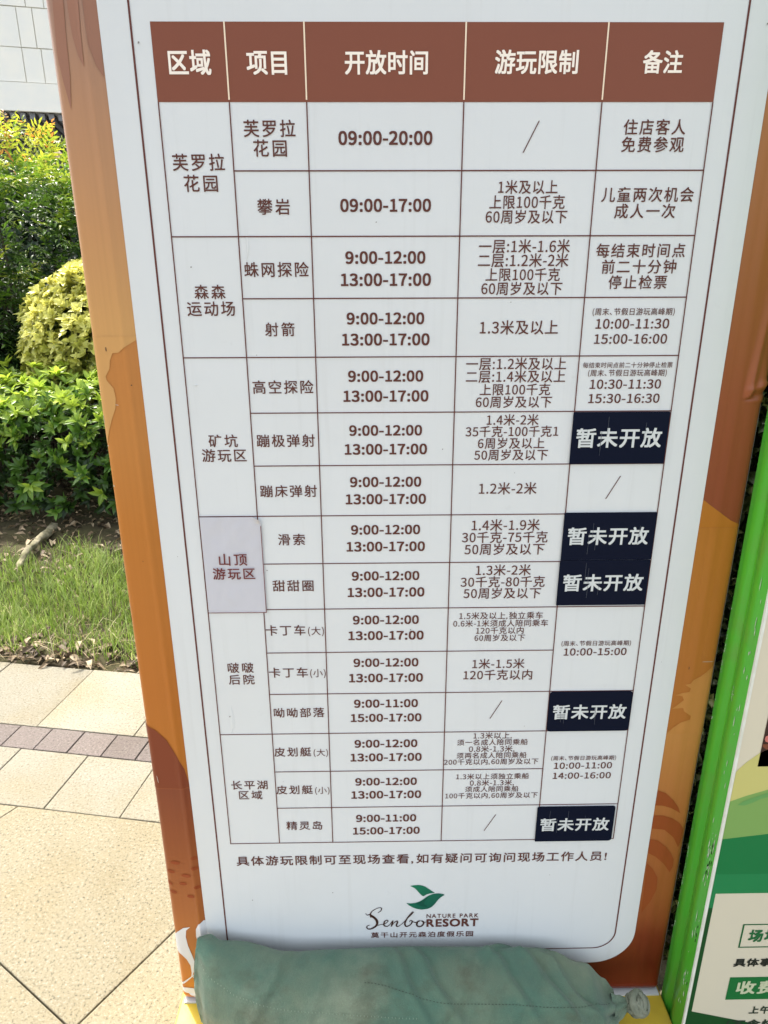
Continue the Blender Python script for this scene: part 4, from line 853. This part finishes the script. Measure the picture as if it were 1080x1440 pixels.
# brush script word
qs = []
def catmull(P, n=7):
    out = []
    for i in range(len(P)-1):
        p0 = P[max(i-1, 0)]; p1 = P[i]; p2 = P[i+1]; p3 = P[min(i+2, len(P)-1)]
        for k in range(n):
            t = k/n; out.append(tuple(.5*((2*p1[j])+(-p0[j]+p2[j])*t+(2*p0[j]-5*p1[j]+4*p2[j]-p3[j])*t*t+(-p0[j]+3*p1[j]-3*p2[j]+p3[j])*t**3) for j in range(3)))
    out.append(P[-1]); return out
V, F = [], []
for si, s in enumerate(D_senbo):
    c_ = catmull(s); b0_ = len(V)
    for i, (x, z, hw) in enumerate(c_):
        a = c_[max(i-1, 0)]; d = c_[min(i+1, len(c_)-1)]; tx, tz = d[0]-a[0], d[1]-a[1]; ll = math.hypot(tx, tz) or 1; nx_, nz_ = -tz/ll, tx/ll
        hw = max(hw*1.0, .45)
        yy = -.0019-.00003*si-.0000004*i
        V += [((x+nx_*hw)/1000, yy, (z+nz_*hw)/1000), ((x-nx_*hw)/1000, yy, (z-nz_*hw)/1000)]
        if i: q = b0_+2*i; F.append((q-2, q-1, q+1, q))
so_ = mesh_obj('script_word', V, F, mat('logo_brown', C(60, 32, 26), .4), logo)

def mark(name, px_, m):
    return decal(name, px_, m, .0012)
def dot(x, z, a, b_, t=0):
    return [(x+a*cos(k*pi/4)*cos(t)-b_*sin(k*pi/4)*sin(t), z+a*cos(k*pi/4)*sin(t)+b_*sin(k*pi/4)*cos(t)) for k in range(8)]
dkm = mat('dark_scuff', (.08, .045, .025), .8); plm = mat('pale_scuff', (.50, .46, .38), .7)
mk = mark('dark_scuffs', [dot(-311.5, 1172.5, .7, 2.6), dot(-286.5, 1131.0, .8, .8), dot(434.5, 735.5, .5, 2.4), dot(-300.0, 905, .4, .9)], dkm); mk['kind'] = 'stuff'
mk = mark('pale_scuffs', [dot(-307.0, 1107.5, 2.2, .35, -.2), dot(-325.5, 1057, 1.4, .5, .3), dot(-325.0, 1006, 1.2, 1.0), dot(-326.5, 930, .4, 3.5), dot(-326.6, 1090, .4, 6), dot(460, 745.5, 9, .35, .02), dot(-326.6, 840, .35, 4), dot(471.0, 655, .4, 5), dot(-320, 560, .4, 7, .1)], plm); mk['kind'] = 'stuff'
# tiny dirt specks and scratches on the sheet
rs = random.Random(11); qs = []
for i in range(26):
    x = rs.uniform(WL+.01, WR-.01); z = rs.uniform(.25, 1.5); a = rs.uniform(.0004, .0010); qs.append([(x-a, z-a), (x+a, z-a*.6), (x+a*.8, z+a), (x-a*.6, z+a*.9)])
sp_ = quads('dirt_specks', qs, .0026, mat('dirt', (.22, .20, .18), .9)); sp_['kind'] = 'stuff'
qs = []
for i, s in enumerate(stickers):
    q = D_stk[i]; x0, x1 = q[0][0]/1000, q[1][0]/1000; z1, z0 = q[0][1]/1000-.003, q[2][1]/1000+.003
    for k in range(4):
        x = x0+(x1-x0)*rs.uniform(.15, .85); zt = rs.uniform((z0+z1)/2, z1); zz = zt-rs.uniform(.02, .03); dx = rs.uniform(-.001, .001)
        qs.append([(x, zz), (x+.00035, zz), (x+dx+.00035, zt), (x+dx, zt)])
sc_ = quads('sticker_scratches', qs, .0049, mat('scratch', (.07, .08, .10), .6)); sc_['kind'] = 'stuff'
# creases / bubbles in the header and white vinyl: slightly raised welts
def welt(x, z, L, ang, hgt, wd, m):
    V, F = [], []; n_ = 12
    for i in range(n_+1):
        t = i/n_; cx = x+L*(t-.5)*cos(ang)+.001*sin(t*5); cz = z+L*(t-.5)*sin(ang); e = sin(t*pi)
        for k in range(5):
            q = (k-2)/2; V.append((cx-sin(ang)*q*wd*e, -.0014-hgt*e*(1-q*q), cz+cos(ang)*q*wd*e))
    for i in range(n_):
        for k in range(4): F.append((i*5+k, i*5+k+1, (i+1)*5+k+1, (i+1)*5+k))
    o = mesh_obj('vinyl_crease', V, F, m, smooth=True); o.parent = sign; o.location = (-.07, 0, 0)
welt(-.1405, 1.285, .035, 1.45, .0003, .0016, white_m)
welt(-.212, 1.13, .008, .1, .0007, .0010, white_m)
welt(-.205, .66, .05, 1.5, .0007, .003, white_m)

# box body, rim and aluminium back behind the sheet
sbox('back_case', XL-.0018, XR+.0035, YS+.0098, YS+.075, ZB-.003, ZT+.02, silver_m, bev=.002)
sbox('edge_gasket', XL+.0001, XR+.0008, YS+.0087, YS+.0097, ZB-.001, ZT+.01, dkedge_m)
# yellow base box
yel_m = mat('yellow_paint', (.54, .38, .035), .45, .3, .3, 60, col2=(.42, .29, .04), vscale=14)
sbox('base', -.3330, .4765, .62, .94, .0, .1035, yel_m, bev=.003)
wm_ = mat('worn_white_edge', (.55, .57, .55), .6)
sbox('base_rail', XL+.003, XR-.001, YS-.006, YS+.0085, .1037, .1064, wm_)

# ============================================================ SANDBAG
bag = empty('sandbag', (.06, .74, .1037)); tag(bag, 'faded green canvas sandbag with a knotted end leaning on the sign foot', 'sandbag')
cloth = bpy.data.materials.new('faded_green_canvas'); cloth.use_nodes = True; n = cloth.node_tree.nodes; l = cloth.node_tree.links; b = n['Principled BSDF']
tc = n.new('ShaderNodeTexCoord')
def nz(sc, det=5, mp=None, ro=.55):
    t = n.new('ShaderNodeTexNoise'); t.inputs['Scale'].default_value = sc; t.inputs['Detail'].default_value = det; t.inputs['Roughness'].default_value = ro
    if mp:
        q = n.new('ShaderNodeMapping'); q.inputs['Scale'].default_value = mp; l.new(tc.outputs['Object'], q.inputs[0]); l.new(q.outputs[0], t.inputs['Vector'])
    else: l.new(tc.outputs['Object'], t.inputs['Vector'])
    return t
def mixc(fac, a, b_, lo=.4, hi=.65, mode='MIX', strength=1.0):
    mr = n.new('ShaderNodeMapRange'); mr.inputs[1].default_value = lo; mr.inputs[2].default_value = hi; mr.inputs[4].default_value = strength; l.new(fac, mr.inputs[0])
    x = n.new('ShaderNodeMix'); x.data_type = 'RGBA'; x.blend_type = mode; l.new(mr.outputs[0], x.inputs[0])
    for i_, c_ in ((6, a), (7, b_)):
        if isinstance(c_, tuple): x.inputs[i_].default_value = (*c_, 1)
        else: l.new(c_, x.inputs[i_])
    return x.outputs[2]
c1_ = mixc(nz(9, 6).outputs[0], (.074, .138, .096), (.132, .165, .108), .38, .66)
c2_ = mixc(nz(7, 7, (1, 1, 1.6), .62).outputs[0], c1_, (.235, .262, .18), .48, .76, strength=.75)
c3_ = mixc(nz(8.5, 7, (1, 1, 1.8), .65).outputs[0], c2_, (.062, .055, .032), .52, .76, strength=.85)
c4_ = mixc(nz(1, 3, (600, 600, 70)).outputs[0], c3_, (.62, .68, .62), .50, .75, 'OVERLAY', .55)
l.new(c4_, b.inputs['Base Color']); b.inputs['Roughness'].default_value = .92; b.inputs['Specular IOR Level'].default_value = .15
b.inputs['Sheen Weight'].default_value = .15
wv = nz(1, 2, (900, 900, 500)); bn = n.new('ShaderNodeBump'); bn.inputs['Strength'].default_value = .8; bn.inputs['Distance'].default_value = .0015
l.new(wv.outputs[0], bn.inputs['Height'])
bn2 = n.new('ShaderNodeBump'); bn2.inputs['Strength'].default_value = .5; bn2.inputs['Distance'].default_value = .004; l.new(nz(38, 4, (1.6, 1, .5)).outputs[0], bn2.inputs['Height']); l.new(bn.outputs[0], bn2.inputs['Normal'])
l.new(bn2.outputs[0], b.inputs['Normal'])
BX0, BX1 = -.284, .372
def interp(t, P):
    for (a, va), (b_, vb) in zip(P, P[1:]):
        if t <= b_:
            s = (t-a)/(b_-a); s = s*s*(3-2*s); return va+(vb-va)*s
    return P[-1][1]
def bag_pt(u, a):
    """u along 0..1, a angle round the section (0 = front, pi/2 = top)"""
    x = BX0+(BX1-BX0)*u
    top = interp(u, [(0, .270), (.03, .273), (.12, .260), (.25, .249), (.5, .249), (.72, .247), (.84, .240), (.93, .216), (.98, .190), (1.0, .180)])
    bot = interp(u, [(0, .112), (.1, .1045), (.9, .1045), (.97, .118), (1.0, .145)])
    dep = interp(u, [(0, .018), (.035, .040), (.12, .058), (.5, .066), (.85, .064), (.94, .052), (.985, .03), (1.0, .016)])
    hz = (top-bot)/2; zc = (top+bot)/2; ca, sa = cos(a), sin(a)
    e = .62
    yy = -dep*(abs(ca)**e)*(1 if ca > 0 else -1); zz = hz*(abs(sa)**.78)*(1 if sa > 0 else -1)
    yc = .748+interp(u, [(0, .035), (.06, .014), (.2, .0), (.9, .0), (1.0, .004)])
    lean = .012*max(0, zz/hz)**2 
    p = Vector((x, yc+yy+lean, zc+zz))
    # folds: vertical ripples along the body, radiating gathers near the tied end
    k = min(1, (1-u)/.04)
    w_ = .0016*noise.noise((x*16, a*1.2, 0))+.0007*noise.noise((x*60, a*2.2, 4))
    g_ = math.exp(-((1-u)/.20)**2)
    w_ += g_*.0050*sin(a*7.0+1.2+3*noise.noise((x*9, a, 7)))*min(1, (1-u)/.03+.35)
    w_ += .0035*math.exp(-((u-.62-(a-1.2)*.10)/.018)**2)*(1 if a > .2 else .4)-.003*math.exp(-((u-.645-(a-1.2)*.10)/.012)**2)
    w_ += .0028*math.exp(-((u-.70-(a-1.0)*.08)/.015)**2)-.0030*math.exp(-((u-.79-(a-1.2)*.06)/.014)**2)
    w_ += .0022*math.exp(-(u/.05)**2)*sin(a*13)
    for c_, sl_, am_, wd_ in ((.50, .16, .0028, .010), (.56, .22, .0034, .012), (.74, .20, .0030, .010), (.83, .26, .0036, .012), (.30, -.10, .0016, .014), (.19, -.12, .0018, .012), (.885, .30, .0034, .010)):
        d_ = u-(c_+(1.35-a)*sl_*.35)
        w_ += 1.5*am_*(math.exp(-(d_/wd_)**2)-.9*math.exp(-((d_-wd_*1.5)/wd_)**2))*max(0, min(1, (a-.15)/.3))*max(0, min(1, (2.2-a)/.5))
    w_ += .0055*math.exp(-((a-(.95-(1-u)*5.5))/.20)**2)*math.exp(-(1-u)/.07)*min(1, (1-u)/.02)
    w_ -= .0045*math.exp(-((a-(.62-(1-u)*5.5))/.16)**2)*math.exp(-(1-u)/.09)*min(1, (1-u)/.02)
    nrm = Vector((0, -ca, sa)).normalized()
    return p+nrm*w_
NU, NA = 200, 96; V = []
for i in range(NU+1):
    for k in range(NA): V.append(bag_pt(i/NU, 2*pi*k/NA-pi/2)-Vector(bag.location))
F = [(i*NA+k, i*NA+(k+1) % NA, (i+1)*NA+(k+1) % NA, (i+1)*NA+k) for i in range(NU) for k in range(NA)]
# closed left end: slightly domed cap
cl = len(V); cpt = Vector((BX0-.004, .775, .19))-Vector(bag.location)
mid = []
for k in range(NA): V.append(V[k].lerp(cpt, .45)+Vector((-.003, 0, 0)))
V.append(cpt+Vector((-.002, 0, 0)))
F += [((k+1) % NA, k, cl+k, cl+(k+1) % NA) for k in range(NA)]+[(cl+(k+1) % NA, cl+k, cl+NA) for k in range(NA)]
cr = len(V); V.append(sum((V[NU*NA+k] for k in range(NA)), Vector())/NA)
F += [(NU*NA+k, NU*NA+(k+1) % NA, cr) for k in range(NA)]
mesh_obj('bag_body', V, F, cloth, bag, smooth=True)
# pinched top-left corner ear
def blob(name, c, rx, ry, rz, m, par, amp=.15, fr=3, seedz=0, swirl=0):
    bm = bmesh.new(); bmesh.ops.create_uvsphere(bm, u_segments=40, v_segments=28, radius=1)
    for v in bm.verts:
        d = v.co.normalized(); f = 1+amp*noise.noise(d*fr+Vector((seedz, 0, 0)))
        if swirl: f += swirl*(abs(sin(4*math.atan2(d.z, d.y)+5*d.x+1.5*noise.noise(d*2)))-.5)
        v.co = Vector((d.x*rx, d.y*ry, d.z*rz))*f+Vector(c)
    me = bpy.data.meshes.new(name); bm.to_mesh(me); bm.free(); me.polygons.foreach_set('use_smooth', [True]*len(me.polygons)); me.materials.append(m)
    o = bpy.data.objects.new(name, me); COL.objects.link(o); o.parent = par; return o
kn = mat('knot_canvas', (.10, .115, .078), .9, .12, 1.0, 160, col2=(.19, .20, .145), vscale=40)
L3 = Vector(bag.location)
blob('knot', Vector((.399, .742, .187))-L3, .0145, .0140, .0150, kn, bag, .12, 2.5, 3, .06)
rk = random.Random(4)
for q_ in range(9):
    ax = Vector((rk.uniform(.3, 1), rk.uniform(-.35, .35), rk.uniform(-1, 1))).normalized(); e1 = ax.orthogonal().normalized(); e2 = ax.cross(e1); ph = rk.uniform(0, 6)
    kp = [Vector((.399, .742, .187))-L3+(e1*cos(ph+t*.30)+e2*sin(ph+t*.30))*.0148+ax*((q_ % 3-1)*.006+.004*sin(t*.4)+rk.uniform(-.0004, .0004)) for t in range(18)]
    vk, fk = tube_data(kp, [(.0036+.0006*(q_ % 3))*sin(pi*(t+.6)/18.2)**.4 for t in range(18)], 10)
    mesh_obj('knot_strand', vk, fk, kn, bag, smooth=True)
# neck of gathered cloth between body and knot
V, F = [], []
NN, NK = 14, 40
for i in range(NN+1):
    t = i/NN; x = .362+.030*t; r_n = interp(t, [(0, .026), (.35, .018), (.8, .0095), (1, .010)])
    for k in range(NK):
        a = 2*pi*k/NK; rr_ = r_n*(1+.16*sin(a*6+2*t)); V.append(Vector((x, .750+rr_*cos(a)*.8-.004*t, .163+.022*t+rr_*sin(a)))-L3)
for i in range(NN):
    for k in range(NK): F.append((i*NK+k, (i+1)*NK+k, (i+1)*NK+(k+1) % NK, i*NK+(k+1) % NK))
mesh_obj('gathered_neck', V, F, cloth, bag, smooth=True)
# stitched seams: dark thread dashes along the surface
def seam(path, m, hw=.0004, gap=True):
    dd = []
    for i in range(len(path)-1):
        if gap and i % 2: continue
        dd.append(tube_data([path[i], path[i+1]], hw, 4))
    return join(dd)
sp1 = []
for i in range(150):
    t = i/149; u = .40+.575*t; a = interp(t, [(0, 1.40), (.35, .98), (.75, .93), (1, 1.15)]); sp1.append(bag_pt(u, a)-L3+Vector((0, -.0004, .0004)))
sd_ = seam(sp1, None); s_ = mesh_obj('dark_stitching', sd_[0], sd_[1], mat('dark_thread', (.03, .035, .025), .9), bag); s_['kind'] = 'stuff'
sp2 = []
for i in range(130):
    t = i/129; u = .02+.50*t; a = .92-.22*t; sp2.append(bag_pt(u, a)-L3+Vector((0, -.0004, .0004)))
dd = []
for i in range(0, 130, 2):
    p = sp2[i]; dd.append(tube_data([p+Vector((0, 0, .0016)), p-Vector((0, 0, .0016))], .0003, 4))
dd = join(dd); s_ = mesh_obj('pale_stitching', dd[0], dd[1], mat('pale_thread', (.30, .36, .27), .9), bag); s_['kind'] = 'stuff'

# ============================================================ GREEN SIGN
GX, GY = .4800, .7500
gs = empty('green_sign', (GX+.35, GY+.04, 0)); tag(gs, 'green sided sign with a beige panel cut off by the right edge of the picture', 'sign')
gl_m = bpy.data.materials.new('green_vinyl'); gl_m.use_nodes = True; n = gl_m.node_tree.nodes; l = gl_m.node_tree.links; b = n['Principled BSDF']
tc = n.new('ShaderNodeTexCoord'); sp = n.new('ShaderNodeSeparateXYZ'); l.new(tc.outputs['Object'], sp.inputs[0])
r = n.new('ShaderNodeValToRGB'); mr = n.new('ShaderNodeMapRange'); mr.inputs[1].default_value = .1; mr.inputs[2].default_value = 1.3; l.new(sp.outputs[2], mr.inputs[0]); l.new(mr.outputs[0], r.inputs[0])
e = r.color_ramp.elements; e[0].color = (.055, .30, .022, 1); e[1].color = (.085, .47, .03, 1)  # darker green towards the foot: shadow put into the colour
_t = n.new('ShaderNodeTexNoise'); _t.inputs['Scale'].default_value = 22; _t.inputs['Detail'].default_value = 8; l.new(tc.outputs['Object'], _t.inputs['Vector'])
_r = n.new('ShaderNodeMapRange'); _r.inputs[1].default_value = .5; _r.inputs[2].default_value = .8; _r.inputs[4].default_value = .55; l.new(_t.outputs[0], _r.inputs[0])
_x = n.new('ShaderNodeMix'); _x.data_type = 'RGBA'; l.new(_r.outputs[0], _x.inputs[0]); l.new(r.outputs[0], _x.inputs[6]); _x.inputs[7].default_value = (.13, .26, .05, 1)
l.new(_x.outputs[2], b.inputs['Base Color']); b.inputs['Roughness'].default_value = .28; b.inputs['Specular IOR Level'].default_value = .5
GO = Vector((GX+.35, GY+.04, 0))
# ribbed side: profile across the depth
V, F = [], []; n_ = 30; zz_ = [.0]+[.03+.05*i for i in range(35)]
for z in zz_:
    for i in range(n_+1):
        t = i/n_; y = GY+.0715*t
        h = .0030*math.exp(-((t-.30)/.17)**2)-.0050*math.exp(-((t-.62)/.09)**2)+.0012*math.exp(-((t-.85)/.1)**2)
        if t < .05: h -= .003*(1-t/.05)**2
        V.append(Vector((GX-h, y, z))-GO)
for j in range(len(zz_)-1):
    for i in range(n_): F.append((j*(n_+1)+i+1, j*(n_+1)+i, (j+1)*(n_+1)+i, (j+1)*(n_+1)+i+1))
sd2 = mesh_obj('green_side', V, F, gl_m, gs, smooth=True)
def gbox(name, x0, x1, y0, y1, z0, z1, m, **k): return box(name, x0-GO.x, x1-GO.x, y0-GO.y, y1-GO.y, z0, z1, m, gs, **k)
gbox('case', GX+.006, GX+.80, GY+.002, GY+.071, 0, 1.74, mat('case_dark_green', (.02, .10, .02), .5))
beige_m = mat('beige_print', C(206, 198, 174), .4, .4, .03, 600)
gbox('face_panel', GX+.0035, GX+.80, GY-.0015, GY+.0015, .02, 1.72, beige_m)
gbox('white_edge', GX-.0004, GX+.0030, GY-.0025, GY+.0010, .02, 1.72, mat('white_edge', (.75, .75, .68), .5, col2=(.62, .62, .52), vscale=40))
def gsheet(name, P, off, m):
    bm = bmesh.new(); bm.faces.new([bm.verts.new((x-GO.x, GY-.0015-off-GO.y, z)) for x, z in P]); bm.normal_update(); bmesh.ops.triangulate(bm, faces=bm.faces[:]); bmesh.ops.recalc_face_normals(bm, faces=bm.faces[:])
    me = bpy.data.meshes.new(name); bm.to_mesh(me); bm.free(); me.materials.append(m); o = bpy.data.objects.new(name, me); COL.objects.link(o); o.parent = gs; return o
for nm, P, off, c_ in G_shapes:
    gsheet(nm, P, off, mat(nm+'_ink', C(*c_), .38, .45, .03, 500))
tx = {}
for s, x0, x1, zc, em, col, off in G_text:
    V, F = text_line(s, x0, x1, zc, em, .03)
    V = [(x-GO.x, GY-.0015-off-GO.y+q_*.00002, z) for x, z, q_ in V]
    mesh_obj('printed_text', V, F, mat('ink', C(*col), .4), gs)
# chipped vinyl on the corner
rs = random.Random(21); V, F = [], []
def chip(y, z, s, st=2.5):
    b_ = len(V); k = rs.randint(6, 9); 
    t = (y-GY)/.0715; h = .0030*math.exp(-((t-.30)/.17)**2)-.0050*math.exp(-((t-.62)/.09)**2)+.0012*math.exp(-((t-.85)/.1)**2)
    for i in range(k):
        a = 2*pi*i/k; q = s*rs.uniform(.5, 1.1); V.append(Vector((GX-h-.0006, y+q*cos(a)*.5, z+q*st*sin(a)))-GO)
    V.append(Vector((GX-h-.0012, y, z))-GO)
    for i in range(k): F.append((b_+(i+1) % k, b_+i, b_+k))
for i in range(60):
    z = rs.choice((rs.uniform(.15, .36), rs.uniform(.30, .62), rs.uniform(.62, .95), rs.uniform(.4, .5))); chip(GY+rs.uniform(.006, .016), z, rs.uniform(.0006, .0020), rs.uniform(2, 7))
for i in range(40): chip(GY+.0685+rs.uniform(-.002, .001), rs.choice((rs.uniform(.2, .45), rs.uniform(.72, .86), rs.uniform(.3, .9))), rs.uniform(.0007, .002), 1.6)
for i in range(16): chip(GY+.028+rs.uniform(-.003, .003), .722+rs.uniform(-.010, .010), .0009, 1.2)
ch = mesh_obj('paint_chips', V, F, mat('chip_pale', (.50, .58, .42), .6, col2=(.30, .36, .24), vscale=200)); ch.parent = gs; ch['kind'] = 'stuff'
V, F = [], []
for i in range(14): chip(GY+rs.uniform(.005, .012), rs.choice((rs.uniform(.42, .50), rs.uniform(.2, .34))), rs.uniform(.0012, .0026))
ch = mesh_obj('torn_holes', V, F, mat('hole_dark', (.01, .012, .008), .9)); ch.parent = gs; ch['kind'] = 'stuff'
